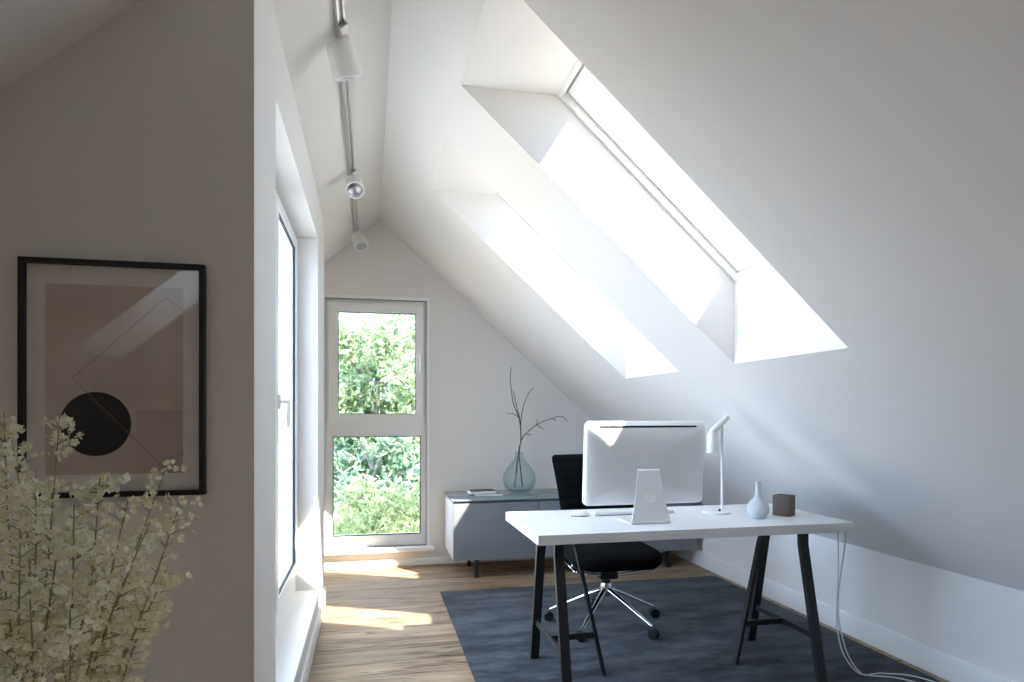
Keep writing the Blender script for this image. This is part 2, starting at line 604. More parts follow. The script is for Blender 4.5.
# ------------------------------------------------------------------ windows
X_, Y_, Z_ = Vector((1, 0, 0)), Vector((0, 1, 0)), Vector((0, 0, 1))


def handle_part(name, parent, o, out, up, side, L=0.115):
    """window handle: rosette + lever; out = away from the sash"""
    o, out, up, side = Vector(o), Vector(out), Vector(up), Vector(side)
    bm = bmesh.new()
    M = Matrix((side, up, out)).transposed().to_4x4()
    M.translation = o
    box(bm, -0.014, 0.014, -0.032, 0.032, 0, 0.01, 0.004, 2, M)
    box(bm, -0.008, 0.008, -0.008, 0.008, 0.01, 0.045, 0.003, 2, M)
    box(bm, -0.010, 0.010, -L, 0.012, 0.036, 0.05, 0.005, 2, M)
    return finish(name, bm, PVC, parent)


# window_1: tall gable window, opening sash above a fixed light
w1 = struct(empty('window_1', (0, 0, 0)), 'tall white gable window with an opening sash over a fixed pane')
yw = YF + 0.018
bm = bmesh.new()
ring_frame(bm, (0, yw, 0), X_, Z_, Y_, WX0, WX1, 1.1651, WZ1, 0.032, 0.012, 0.075, wb=0.001)
ring_frame(bm, (0, yw, 0), X_, Z_, Y_, WX0, WX1, WZ0, 1.165, 0.07, 0.012, 0.075, wb=0.093, wt=0.112, wl=0.07, wr=0.0485)
finish('window_frame', bm, PVC, w1)
bm = bmesh.new()
ring_frame(bm, (0, yw, 0), X_, Z_, Y_, -0.325, 0.432, 1.150, 2.128, 0.07, -0.012, 0.055, wl=0.075, wr=0.064, wt=0.072, wb=0.085, bev=0.004)
s1 = finish('sash', bm, PVC, w1)
bm = bmesh.new()
ring_frame(bm, (0, yw, 0), X_, Z_, Y_, -0.251, 0.369, 1.234, 2.057, 0.006, 0.0, 0.03)
finish('gasket', bm, GASKET, s1)
bm = bmesh.new()
ring_frame(bm, (0, yw, 0), X_, Z_, Y_, -0.291, 0.407, 0.252, 1.054, 0.006, 0.008, 0.03)
finish('gasket', bm, GASKET, w1)
bm = bmesh.new()
slab(bm, (0, yw, 0), X_, Z_, Y_, -0.251, 0.369, 1.234, 2.057, 0.026, 0.030)
finish('pane', bm, PANE, s1, smooth=False)
bm = bmesh.new()
slab(bm, (0, yw, 0), X_, Z_, Y_, -0.291, 0.407, 0.252, 1.054, 0.030, 0.034)
finish('pane', bm, PANE, w1, smooth=False)
handle_part('handle', s1, (0.405, yw - 0.012, 1.69), -Y_, Z_, X_)
bm = bmesh.new()
box(bm, WX0 - 0.025, WX0, YF - 0.012, YF + 0.05, WZ0, WZ1 + 0.025)
box(bm, WX1, WX1 + 0.025, YF - 0.012, YF + 0.05, WZ0, WZ1 + 0.025)
box(bm, WX0, WX1, YF - 0.012, YF + 0.05, WZ1, WZ1 + 0.025)
finish('casing', bm, TRIM, w1, smooth=False)
bm = bmesh.new()
box(bm, WX0 - 0.05, WX1 + 0.055, YF - 0.075, YF + 0.06, WZ0 - 0.035, WZ0, 0.006)
finish('sill', bm, TRIM, w1)

# window_2: two casements in the deep opening of the left wall
w2 = struct(empty('window_2', (0, 0, 0)), 'white two-casement window in the deep opening of the left wall')
xw = -0.415
Xo = Vector((-1, 0, 0))
ym = 3.02
bm = bmesh.new()
ring_frame(bm, (xw, 0, 0), Y_, Z_, Xo, NY0, ym, NZ0, NZ1, 0.05, 0.0, 0.07, wb=0.16, wr=0.03)
ring_frame(bm, (xw, 0, 0), Y_, Z_, Xo, ym, NY1, NZ0, NZ1, 0.05, 0.0, 0.07, wb=0.16, wl=0.03)
finish('window_frame', bm, PVC, w2)
for a, b, hy in ((NY0 + 0.035, ym - 0.012, None), (ym + 0.012, NY1 - 0.035, ym + 0.05)):
    bm = bmesh.new()
    ring_frame(bm, (xw, 0, 0), Y_, Z_, Xo, a, b, NZ0 + 0.14, NZ1 - 0.025, 0.055, -0.014, 0.065, bev=0.004)
    s2 = finish('casement', bm, PVC, w2)
    bm = bmesh.new()
    ring_frame(bm, (xw, 0, 0), Y_, Z_, Xo, a + 0.050, b - 0.050, NZ0 + 0.19, NZ1 - 0.075, 0.010, -0.008, 0.006)
    finish('gasket', bm, GASKET, s2)
    bm = bmesh.new()
    slab(bm, (xw, 0, 0), Y_, Z_, Xo, a + 0.052, b - 0.052, NZ0 + 0.192, NZ1 - 0.077, 0.044, 0.048)
    finish('pane', bm, PANE, s2, smooth=False)
    if hy:
        handle_part('handle', s2, (xw + 0.014, hy, 1.29), X_, Z_, Y_)
bm = bmesh.new()
box(bm, xw - 0.01, XW + 0.012, NY0 - 0.0, NY1, NZ0 - 0.0, NZ0 + 0.018, 0.004)
finish('sill', bm, TRIM, w2)

# window_3 / window_4: the two roof windows; the third is unseen, added for fill light
nvec = Vector((SR, 0, 1)).normalized()
svec = Vector((1, 0, -SR)).normalized()       # down the slope
for k, (y0, y1) in enumerate(SKY):
    w = struct(empty('window_%d' % (k + 3), (0, 0, 0)),
               ['white roof window above the desk, the larger of the two in the photo', 'white roof window farther along the slope, above the sideboard end', 'unseen white roof window added behind the camera for fill light'][k])
    o = Vector((OX0, 0, zr(OX0) + DV))
    L = (Vector((SX1, 0, zr(SX1) + DV)) - o).length
    bm = bmesh.new()
    ring_frame(bm, o, svec, Y_, nvec, -0.04, L + 0.04, y0 - 0.04, y1 + 0.04, 0.062, 0.001, 0.135, bev=0.003)
    finish('window_frame', bm, PVC, w)
    bm = bmesh.new()
    ring_frame(bm, o, svec, Y_, nvec, 0.026, L - 0.026, y0 + 0.026, y1 - 0.026, 0.032, 0.03, 0.140, wl=0.05, bev=0.004)
    sh = finish('sash', bm, PVC, w)
    bm = bmesh.new()
    ring_frame(bm, o, svec, Y_, nvec, 0.019, L - 0.019, y0 + 0.019, y1 - 0.019, 0.010, 0.045, 0.10)
    finish('gasket', bm, GASKET, w)
    bm = bmesh.new()
    slab(bm, o, svec, Y_, nvec, 0.07, L - 0.06, y0 + 0.06, y1 - 0.06, 0.115, 0.119)
    finish('pane', bm, PANE, sh, smooth=False)
    bm = bmesh.new()
    ym2 = (y0 + y1) / 2
    Mh = Matrix((Y_, svec, nvec)).transposed().to_4x4()
    Mh.translation = o
    box(bm, y0 + 0.06, y1 - 0.06, 0.034, 0.058, 0.012, 0.03, 0.004, 2, Mh)
    finish('control_bar', bm, PVC, sh)
    # flashing and a band of roofing round the outside
    bm = bmesh.new()
    ring_frame(bm, o, svec, Y_, nvec, -0.09, L + 0.09, y0 - 0.09, y1 + 0.09, 0.075, 0.0, 0.085)
    finish('flashing', bm, STEEL, w, smooth=False)

# unseen roof window added in the left slope, brightens the right slope
nl = Vector((-SL, 0, 1)).normalized()
sl = Vector((1, 0, SL)).normalized()
for k, (y0, y1) in enumerate(LSKY):
    w = struct(empty('window_%d' % (k + 6), (0, 0, 0)), 'unseen white roof window added in the left slope for fill light')
    o = Vector((HX0, 0, zl(HX0) + DV))
    LL = (HX1 - HX0) * math.sqrt(1 + SL * SL)
    bm = bmesh.new()
    ring_frame(bm, o, sl, Y_, nl, -0.04, LL + 0.04, y0 - 0.04, y1 + 0.04, 0.08, 0.001, 0.11, bev=0.003)
    finish('window_frame', bm, PVC, w)
    bm = bmesh.new()
    slab(bm, o, sl, Y_, nl, 0.03, LL - 0.03, y0 + 0.03, y1 - 0.03, 0.08, 0.084)
    finish('pane', bm, PANE, w, smooth=False)

# ------------------------------------------------------------------ rug
bm = bmesh.new()
box(bm, 0.473, 2.555, 1.45, 4.485, 0.0, 0.012, 0.004)
tag(finish('rug', bm, RUG), 'slate blue low-pile rug under the desk and office chair', 'rug')

# ------------------------------------------------------------------ desk
ZT = 0.744
DX0, DX1, DY0, DY1 = 0.664, 2.146, 2.545, 3.19
FZ = 0.012      # top of the rug
desk = tag(empty('desk', (1.41, 2.87, FZ)), 'white desk with a thick top on two black three-legged trestles', 'desk')


def loc(o, M=None):
    """geometry below is written in world coordinates; shift it under its parent"""
    return o


def child(name, bm, m, parent, root, **k):
    bmesh.ops.translate(bm, vec=-root, verts=bm.verts)
    return finish(name, bm, m, parent, **k)


dr = Vector((1.41, 2.87, FZ))
bm = bmesh.new()
box(bm, DX0, DX1, DY0, DY1, ZT - 0.042, ZT, 0.002, 1)
child('tabletop', bm, WHITEL, desk, dr)
for sx in (1, -1):
    X = lambda x: x if sx == 1 else 2 * 1.41 - x
    tr = empty('trestle', (0, 0, 0))
    tr.parent = desk
    zt = ZT - 0.042
    bm = bmesh.new()
    box(bm, min(X(0.775), X(0.935)), max(X(0.775), X(0.935)), 2.66, 3.06, zt - 0.014, zt, 0.002, 1)
    child('top_plate', bm, PALEW, tr, dr)
    for ys_ in (-1, 1):
        yt, yf = 2.88 + ys_ * 0.15, 2.88 + ys_ * 0.284
        bm = bmesh.new()
        prof = [(X(0.805), yt, zt - 0.014), (X(0.805), yt, zt - 0.085), (X(0.806), yf, FZ)]
        # bent flat steel leg: two segments sharing a mitre
        w_, d_ = 0.042, 0.026
        vs = []
        for (x, y, z) in prof:
            vs.append([bm.verts.new((x + a * w_ / 2, y + b * d_ / 2, z)) for a, b in ((-1, -1), (1, -1), (1, 1), (-1, 1))])
        for A, B in zip(vs, vs[1:]):
            for i in range(4):
                bm.faces.new((A[i], A[(i + 1) % 4], B[(i + 1) % 4], B[i]))
        bm.faces.new(vs[0])
        bm.faces.new(vs[-1][::-1])
        child('leg', bm, BLACKM, tr, dr, smooth=False)
    bm = bmesh.new()
    w_, d_ = 0.016, 0.030
    vs = []
    for (x, y, z) in [(X(0.915), 2.88, zt - 0.014), (X(0.918), 2.88, zt - 0.05), (X(0.934), 2.88, zt - 0.09), (X(1.07), 2.88, FZ)]:
        vs.append([bm.verts.new((x + a * w_ / 2, y + b * d_ / 2, z)) for a, b in ((-1, -1), (1, -1), (1, 1), (-1, 1))])
    for A, B in zip(vs, vs[1:]):
        for i in range(4):
            bm.faces.new((A[i], A[(i + 1) % 4], B[(i + 1) % 4], B[i]))
    bm.faces.new(vs[0])
    bm.faces.new(vs[-1][::-1])
    child('leg', bm, BLACKM, tr, dr, smooth=False)
    bm = bmesh.new()
    bar(bm, (X(0.806), 2.88 - 0.24, 0.205), (X(0.806), 2.88 + 0.24, 0.205), 0.028, 0.014, side=(1, 0, 0), bev=0.002)
    bar(bm, (X(0.812), 2.88, 0.205), (X(1.026), 2.88, 0.205), 0.014, 0.028, side=(0, 0, 1), bev=0.002)
    child('stretcher', bm, BLACKM, tr, dr)

# ------------------------------------------------------------------ desktop computer (seen from behind)
MC = Vector((1.225, 2.785, ZT))
comp = tag(empty('desktop_computer', MC), 'silver all-in-one computer on the white desk, seen from behind', 'computer')
PW, PH = 0.583, 0.382
tilt = R(4.5)
MT = Matrix.Translation((0, 0, 0.078)) @ Matrix.Rotation(tilt, 4, 'X')


def rrect(w, h, r, n=8):
    out = []
    for cx, cy, a0 in ((w / 2 - r, h / 2 - r, 0), (-w / 2 + r, h / 2 - r, 90), (-w / 2 + r, -h / 2 + r, 180), (w / 2 - r, -h / 2 + r, 270)):
        for i in range(n + 1):
            a = R(a0 + 90 * i / n)
            out.append((cx + r * math.cos(a), cy + r * math.sin(a)))
    return out


bm = bmesh.new()
rings = []
# (inset scale, y)  from the front edge round to the bulged back
for (f, y) in ((0.985, 0.012), (1.0, 0.010), (1.0, -0.004), (0.99, -0.012), (0.955, -0.019), (0.85, -0.027), (0.6, -0.034), (0.3, -0.0375)):
    pts = rrect(PW - (1 - f) * PW, PH - (1 - f) * PW * 0.9 if f > 0.8 else PH * f, 0.024 * max(f, 0.3))
    rings.append([bm.verts.new((x, y, PH / 2 + z)) for x, z in pts])
for A, B in zip(rings, rings[1:]):
    n = len(A)
    for i in range(n):
        bm.faces.new((A[i], A[(i + 1) % n], B[(i + 1) % n], B[i]))
bm.faces.new(rings[0])
bm.faces.new(rings[-1][::-1])
bmesh.ops.transform(bm, matrix=MT, verts=bm.verts)
shell = finish('housing', bm, ALU, comp, sharp=60)
bm = bmesh.new()
pts = rrect(PW * 0.975, PH * 0.80, 0.01)
A = [bm.verts.new((x, 0.0121, PH * 0.575 + z)) for x, z in pts]
B = [bm.verts.new((x, 0.0145, PH * 0.575 + z)) for x, z in pts]
n = len(A)
for i in range(n):
    bm.faces.new((A[i], A[(i + 1) % n], B[(i + 1) % n], B[i]))
bm.faces.new(A)
bm.faces.new(B[::-1])
bmesh.ops.transform(bm, matrix=MT, verts=bm.verts)
finish('screen', bm, SCREEN, comp)['label'] = 'black glass screen'
bm = bmesh.new()
box(bm, -0.232, 0.238, -0.0275, -0.012, PH - 0.0265, PH - 0.0185, 0.0015, 1, MT)
finish('vent_slot', bm, BLACKP, shell)['label'] = 'long dark slot'
# stand: folded sheet with a round cable hole
bm = bmesh.new()
th = 0.006
path = [(-0.036, 0.250), (-0.060, 0.238), (-0.064, 0.225), (-0.076, 0.10), (-0.088, 0.010), (-0.086, 0.004), (-0.078, 0.0), (0.09, 0.0)]
wid = [0.104, 0.106, 0.107, 0.145, 0.188, 0.190, 0.190, 0.190]
L1, L2 = [], []
for i, ((y, z), w) in enumerate(zip(path, wid)):
    p0 = path[max(i - 1, 0)]
    p1 = path[min(i + 1, len(path) - 1)]
    t = Vector((p1[0] - p0[0], p1[1] - p0[1])).normalized()
    nn = Vector((-t.y, t.x)) * th
    if i == len(path) - 1:
        nn = Vector((0, th))
    L1.append([bm.verts.new((-w / 2, y, z)), bm.verts.new((w / 2, y, z))])
    L2.append([bm.verts.new((-w / 2, y + nn.x, z + nn.y)), bm.verts.new((w / 2, y + nn.x, z + nn.y))])
for i in range(len(path) - 1):
    bm.faces.new((L1[i][0], L1[i][1], L1[i + 1][1], L1[i + 1][0]))
    bm.faces.new((L2[i][0], L2[i + 1][0], L2[i + 1][1], L2[i][1]))
    bm.faces.new((L1[i][0], L1[i + 1][0], L2[i + 1][0], L2[i][0]))
    bm.faces.new((L1[i][1], L2[i][1], L2[i + 1][1], L1[i + 1][1]))
bm.faces.new((L1[0][0], L2[0][0], L2[0][1], L1[0][1]))
bm.faces.new((L1[-1][0], L1[-1][1], L2[-1][1], L2[-1][0]))
stand = finish('stand', bm, ALU, comp, sharp=25)
bm = bmesh.new()
Mg = Matrix.Translation((0, -0.0775, 0.118)) @ Matrix.Rotation(R(90 - 6), 4, 'X')
lathe(bm, [(0.0, 0.0), (0.021, 0.0), (0.026, 0.0), (0.026, 0.0025), (0.022, 0.003), (0.0215, 0.0012), (0.0, 0.0012)], seg=28, M=Mg)
finish('cable_grommet', bm, LAMPW, stand)

# keyboard and mouse on the far side of the screen
kb = tag(empty('keyboard', (1.262, 3.02, ZT)), 'slim white keyboard on the desk behind the computer screen', 'keyboard')
bm = bmesh.new()
box(bm, -0.205, 0.205, -0.055, 0.055, 0.002, 0.010, 0.003)
tube(bm, [(-0.205, -0.05, 0.011), (0.205, -0.05, 0.011)], 0.009, 12)
finish('body', bm, ALU, kb)
bm = bmesh.new()
for r_ in range(5):
    for c_ in range(15):
        x = -0.195 + c_ * 0.026
        y = -0.032 + r_ * 0.0165
        box(bm, x, x + 0.0225, y, y + 0.0140, 0.0095, 0.0125, 0.001, 1)
finish('keys', bm, LAMPW, kb)
ms = tag(empty('computer_mouse', (0.985, 2.99, ZT), R(80)), 'small white computer mouse left of the keyboard', 'mouse')
bm = bmesh.new()
prof = []
seg = 20
rings = []
for i in range(7):
    f = i / 6 * PI / 2
    rr, zz = math.cos(f), 0.004 + 0.020 * math.sin(f)
    if i == 6:
        rings.append([bm.verts.new((0, 0, zz))])
    else:
        rings.append([bm.verts.new((0.030 * rr * math.cos(2 * PI * k / seg), 0.052 * rr * math.sin(2 * PI * k / seg), zz)) for k in range(seg)])
for A, B in zip(rings, rings[1:]):
    for k in range(seg):
        if len(B) == 1:
            bm.faces.new((A[k], A[(k + 1) % seg], B[0]))
        else:
            bm.faces.new((A[k], A[(k + 1) % seg], B[(k + 1) % seg], B[k]))
bm.faces.new(rings[0])
finish('shell', bm, LAMPW, ms)
bm = bmesh.new()
lathe(bm, [(0.0, 0.0), (0.022, 0.0), (0.024, 0.004), (0.0, 0.004)], seg=20, M=Matrix.Diagonal((1.0, 1.8, 1.0, 1.0)))
finish('foot', bm, BLACKP, ms)

# ------------------------------------------------------------------ desk lamp
LP = Vector((1.675, 2.93, ZT))
lamp = tag(empty('desk_lamp', LP), 'slim white desk lamp with bent head beside the computer', 'lamp')
bm = bmesh.new()
lathe(bm, [(0, 0), (0.064, 0), (0.066, 0.003), (0.066, 0.008), (0.063, 0.011), (0, 0.011)], seg=40)
finish('base', bm, LAMPW, lamp)
px_ = 0.032
bm = bmesh.new()
tube(bm, [(px_, 0, 0.009), (px_, 0, 0.44)], 0.0058, 14)
finish('pole', bm, LAMPW, lamp)
bm = bmesh.new()
tube(bm, [(px_ - 0.020, -0.012, 0.010), (px_ - 0.020, -0.012, 0.022)], 0.006, 12)
finish('switch', bm, BLACKP, lamp)['label'] = 'small black switch'
bm = bmesh.new()
tube(bm, [(px_ + 0.034, 0, 0.480), (px_ + 0.030, 0, 0.477), (px_ - 0.048, 0, 0.408), (px_ - 0.062, 0, 0.390)], [0.010, 0.0155, 0.0165, 0.014], 20)
hd = finish('lamp_head', bm, LAMPW, lamp)
bm = bmesh.new()
lathe(bm, [(0.0, 0.400), (0.018, 0.400), (0.026, 0.392), (0.028, 0.30), (0.0262, 0.30), (0.0245, 0.388), (0.0, 0.396)], c=(px_ - 0.052, 0, 0), seg=28)
finish('shade', bm, LAMPW, hd)

# ------------------------------------------------------------------ bottle vase and wooden pot on the desk
bm = bmesh.new()
prof = [(0, 0), (0.030, 0), (0.034, 0.003), (0.047, 0.022), (0.052, 0.040), (0.050, 0.055), (0.036, 0.078), (0.020, 0.092), (0.0135, 0.103), (0.0125, 0.125), (0.012, 0.16), (0.0135, 0.172), (0.011, 0.1725), (0.009, 0.16), (0.009, 0.11), (0.0, 0.10)]
lathe(bm, prof, seg=40)
o = finish('bottle_vase', bm, CERAM)
o.location = (1.792, 2.755, ZT)
tag(o, 'small pale grey bottle vase with a narrow neck on the desk', 'vase')
bm = bmesh.new()
s, h = 0.039, 0.098
ring_frame(bm, (0, 0, 0), X_, Y_, Z_, -s, s, -s, s, 0.006, 0.002, h, bev=0.0015)
box(bm, -s + 0.004, s - 0.004, -s + 0.004, s - 0.004, 0.0, 0.010)
o = finish('wooden_pot', bm, WALNUT)
o.location = (1.962, 2.80, ZT)
o.rotation_euler = (0, 0, R(33))
tag(o, 'square dark wood pen pot at the right end of the desk', 'pot')


# cables
def curve_pts(pts, n=8):
    pts = [Vector(p) for p in pts]
    P = [pts[0] * 2 - pts[1]] + pts + [pts[-1] * 2 - pts[-2]]
    out = []
    for i in range(1, len(P) - 2):
        for k in range(n):
            t = k / n
            a, b, c, d = P[i - 1], P[i], P[i + 1], P[i + 2]
            out.append(0.5 * ((2 * b) + (c - a) * t + (2 * a - 5 * b + 4 * c - d) * t * t + (3 * b - a - 3 * c + d) * t ** 3))
    out.append(pts[-1])
    return out


yc = 2.60
for i, (lab, pl) in enumerate((
        ('white cable hanging straight from the desk corner to the floor',
         [(838, 539.5), (838, 574), (836.6, 619), (838.5, 636), (844, 655), (857, 672), (872, 684.5)]),
        ('white cable hanging at a slant from the desk corner, right of the straight one',
         [(845.5, 540.5), (841, 570), (838, 598), (838.6, 619), (841.5, 634), (849, 657), (864, 675), (885, 687)]))):
    pts = [pix(u, v, yc + (0.01 if i else 0)) for u, v in pl]
    z0 = pts[-1].z
    pts = [Vector((p.x, p.y, max(p.z, 0.016))) for p in pts]
    pts.append(Vector((pts[-1].x + 0.14, pts[-1].y - 0.12, 0.016)))
    pts.append(Vector((pts[-1].x + 0.06, pts[-1].y - 0.5, 0.016)))
    pts = [Vector((pts[0].x - 0.004, pts[0].y, ZT - 0.043))] + pts
    bm = bmesh.new()
    tube(bm, [(p.x, p.y, max(p.z, 0.0155)) for p in curve_pts(pts)], 0.0032, 8)
    tag(finish('power_cable', bm, CABLE), lab, 'cable')

# ------------------------------------------------------------------ office chair
CC = Vector((1.34, 3.575, FZ))
ch = tag(empty('office_chair', CC, R(-3)), 'black office chair with ribbed back and chrome star base behind the desk', 'chair')
bm = bmesh.new()
RB = 0.325
angs = [R(4 + a) for a in (10, 82, 154, 226, 298)]
lathe(bm, [(0, 0.170), (0.024, 0.170), (0.032, 0.19), (0.034, 0.225), (0.028, 0.245), (0, 0.245)], seg=24)
base = finish('star_base', bm, CHROME, ch)
for a in angs:
    bm = bmesh.new()
    d = Vector((math.cos(a), math.sin(a), 0))
    s_ = Vector((-d.y, d.x, 0))
    secs = [(0.015, 0.212, 0.017, 0.013), (0.10, 0.176, 0.015, 0.011), (0.22, 0.120, 0.012, 0.008), (RB + 0.005, 0.070, 0.010, 0.006)]
    rg = []
    for (r_, z, hw, hh) in secs:
        rg.append([bm.verts.new(d * r_ + s_ * (hw * math.cos(2 * PI * k / 12)) + Vector((0, 0, z + hh * math.sin(2 * PI * k / 12)))) for k in range(12)])
    for A, B in zip(rg, rg[1:]):
        for k in range(12):
            bm.faces.new((A[k], A[(k + 1) % 12], B[(k + 1) % 12], B[k]))
    bm.faces.new(rg[0][::-1])
    bm.faces.new(rg[-1])
    finish('base_arm', bm, CHROME, base)
    # twin-wheel caster
    ca = a + random.uniform(-0.9, 0.9)
    cd = Vector((math.cos(ca), math.sin(ca), 0))
    cs = Vector((-cd.y, cd.x, 0))
    cpos = d * RB + cd * 0.012
    bm = bmesh.new()
    for sgn in (-1, 1):
        Mw = Matrix((cd, Vector((0, 0, 1)), cs * sgn)).transposed().to_4x4()
        Mw.translation = cpos + Vector((0, 0, 0.029))
        lathe(bm, [(0, 0.004), (0.025, 0.004), (0.029, 0.007), (0.029, 0.019), (0.025, 0.023), (0.0, 0.024)], seg=24, M=Mw)
    box(bm, -0.007, 0.007, -0.007, 0.007, 0.025, 0.062, 0.002, 1, Matrix.Translation(cpos))
    finish('caster', bm, BLACKP, ch)
bm = bmesh.new()
lathe(bm, [(0, 0.24), (0.027, 0.24), (0.027, 0.30), (0.020, 0.302), (0.020, 0.345), (0, 0.345)], seg=20)
finish('gas_column', bm, BLACKP, ch)
bm = bmesh.new()
box(bm, -0.055, 0.055, -0.07, 0.11, 0.275, 0.335, 0.014)
finish('tilt_mechanism', bm, BLACKP, ch)
bm = bmesh.new()
for sgn in (-1, 1):
    bar(bm, (sgn * 0.012, -0.03, 0.288), (sgn * 0.225, -0.16, 0.352), 0.024, 0.014, side=(0, 0, 1), bev=0.004)
    bar(bm, (sgn * 0.225, -0.165, 0.352), (sgn * 0.225, 0.10, 0.362), 0.024, 0.014, side=(0, 0, 1), bev=0.004)
    bar(bm, (sgn * 0.02, 0.06, 0.300), (sgn * 0.225, 0.10, 0.360), 0.024, 0.012, side=(0, 0, 1), bev=0.004)
    bar(bm, (sgn * 0.225, -0.11, 0.35), (sgn * 0.225, -0.11, 0.392), 0.02, 0.02, side=(0, 1, 0), bev=0.002)
    bar(bm, (sgn * 0.225, 0.08, 0.355), (sgn * 0.225, 0.08, 0.392), 0.02, 0.02, side=(0, 1, 0), bev=0.002)
finish('seat_support', bm, CHROME, ch)


def cushion(bm, w, d, h, r, dome, M=None, ny=18, nx=18):
    """soft rounded pad: top and bottom grids joined by a rounded rim"""
    vs = []
    pts = rrect(w, d, r, 8)
    prof = [(0.0, -h * 0.5), (0.80, -h * 0.5), (0.94, -h * 0.44), (0.985, -h * 0.25), (1.0, 0.0), (0.99, h * 0.22), (0.95, h * 0.42), (0.86, h * 0.5 + dome * 0.3), (0.6, h * 0.5 + dome * 0.8), (0.3, h * 0.5 + dome), (0.0, h * 0.5 + dome)]
    rg = []
    for f, z in prof:
        if f == 0:
            rg.append([bm.verts.new((0, 0, z))])
        else:
            rg.append([bm.verts.new((x * f, y * f, z)) for x, y in pts])
        vs += rg[-1]
    n = len(pts)
    for A, B in zip(rg, rg[1:]):
        for k in range(n):
            if len(A) == 1:
                bm.faces.new((A[0], B[k], B[(k + 1) % n]))
            elif len(B) == 1:
                bm.faces.new((A[k], A[(k + 1) % n], B[0]))
            else:
                bm.faces.new((A[k], A[(k + 1) % n], B[(k + 1) % n], B[k]))
    if M is not None:
        bmesh.ops.transform(bm, matrix=M, verts=vs)


bm = bmesh.new()
cushion(bm, 0.51, 0.50, 0.085, 0.10, 0.012, Matrix.Translation((0, -0.045, 0.425)))
# waterfall front edge
for v in bm.verts:
    if v.co.y < -0.18:
        v.co.z -= (-(v.co.y + 0.18)) ** 1.5 * 0.35
finish('seat', bm, FABRIC, ch, sharp=70)
# backrest: curved panel with horizontal ribs on its front
bm = bmesh.new()
nx, nz = 16, 60
z0b, z1b = 0.50, 0.972
front, back = [], []
for j in range(nz + 1):
    f = j / nz
    z = z0b + (z1b - z0b) * f
    hw = 0.205 + 0.058 * min(1, f * 1.05) ** 0.9
    edge = min(f, 1 - f) * nz
    if edge < 3:
        hw -= 0.018 * (1 - edge / 3) ** 2
    rib = 0.006 * abs(math.sin(f * 9 * PI)) ** 0.5
    lean = 0.225 + 0.085 * f + 0.035 * math.sin(f * PI) * -1
    rf, rb = [], []
    for i in range(nx + 1):
        g = i / nx * 2 - 1
        x = hw * g
        yc_ = lean - 0.045 * g * g
        em = max(0.0, min(1, (1 - abs(g)) * 8)) * max(0, min(1, edge / 2))
        rf.append(bm.verts.new((x, yc_ - 0.010 - (0.012 + rib) * em, z)))
        rb.append(bm.verts.new((x, yc_ + 0.010 + 0.006 * em, z)))
    front.append(rf)
    back.append(rb)
for j in range(nz):
    for i in range(nx):
        bm.faces.new((front[j][i], front[j][i + 1], front[j + 1][i + 1], front[j + 1][i]))
        bm.faces.new((back[j][i], back[j + 1][i], back[j + 1][i + 1], back[j][i + 1]))
    bm.faces.new((front[j][0], front[j + 1][0], back[j + 1][0], back[j][0]))
    bm.faces.new((front[j][nx], back[j][nx], back[j + 1][nx], front[j + 1][nx]))
for i in range(nx):
    bm.faces.new((front[0][i], back[0][i], back[0][i + 1], front[0][i + 1]))
    bm.faces.new((front[nz][i], front[nz][i + 1], back[nz][i + 1], back[nz][i]))
finish('backrest', bm, FABRIC, ch, sharp=70)
bm = bmesh.new()
tube(bm, curve_pts([(0, 0.09, 0.312), (0, 0.21, 0.34), (0, 0.262, 0.42), (0, 0.262, 0.55), (0, 0.272, 0.70)]), 0.017, 14)
finish('back_support', bm, BLACKP, ch)

# ------------------------------------------------------------------ sideboard
BX0, BX1, BY0, BY1, BZ0, BZ1 = 0.598, 2.556, 4.765, 5.325, 0.150, 0.602
sr = Vector(((BX0 + BX1) / 2, (BY0 + BY1) / 2, 0))
sb = tag(empty('sideboard', sr), 'low grey sideboard on short legs against the gable wall', 'sideboard')
bm = bmesh.new()
box(bm, BX0, BX1, BY0 + 0.022, BY1, BZ0, BZ1 - 0.028, 0.003)
child('carcass', bm, GREYS, sb, sr)
bm = bmesh.new()
box(bm, BX0 - 0.004, BX1 + 0.004, BY0 - 0.004, BY1, BZ1 - 0.014, BZ1, 0.003)
child('top', bm, GREYG, sb, sr)['label'] = 'grey glass top'
bm = bmesh.new()
box(bm, BX0 + 0.004, BX1 - 0.004, BY0 + 0.012, BY1 - 0.01, BZ1 - 0.0285, BZ1 - 0.0135)
child('shadow_gap', bm, COVER, sb, sr)
wd = (BX1 - BX0) / 3
for i in range(3):
    bm = bmesh.new()
    box(bm, BX0 + i * wd + 0.0015, BX0 + (i + 1) * wd - 0.0015, BY0, BY0 + 0.0215, BZ0, BZ1 - 0.030, 0.002)
    child('door', bm, GREYL, sb, sr)
for x in (BX0 + 0.19, BX1 - 0.20):
    for y in (BY0 + 0.09, BY1 - 0.08):
        bm = bmesh.new()
        box(bm, x - 0.016, x + 0.016, y - 0.016, y + 0.016, 0.0, BZ0, 0.003)
        child('leg', bm, BLACKM, sb, sr)

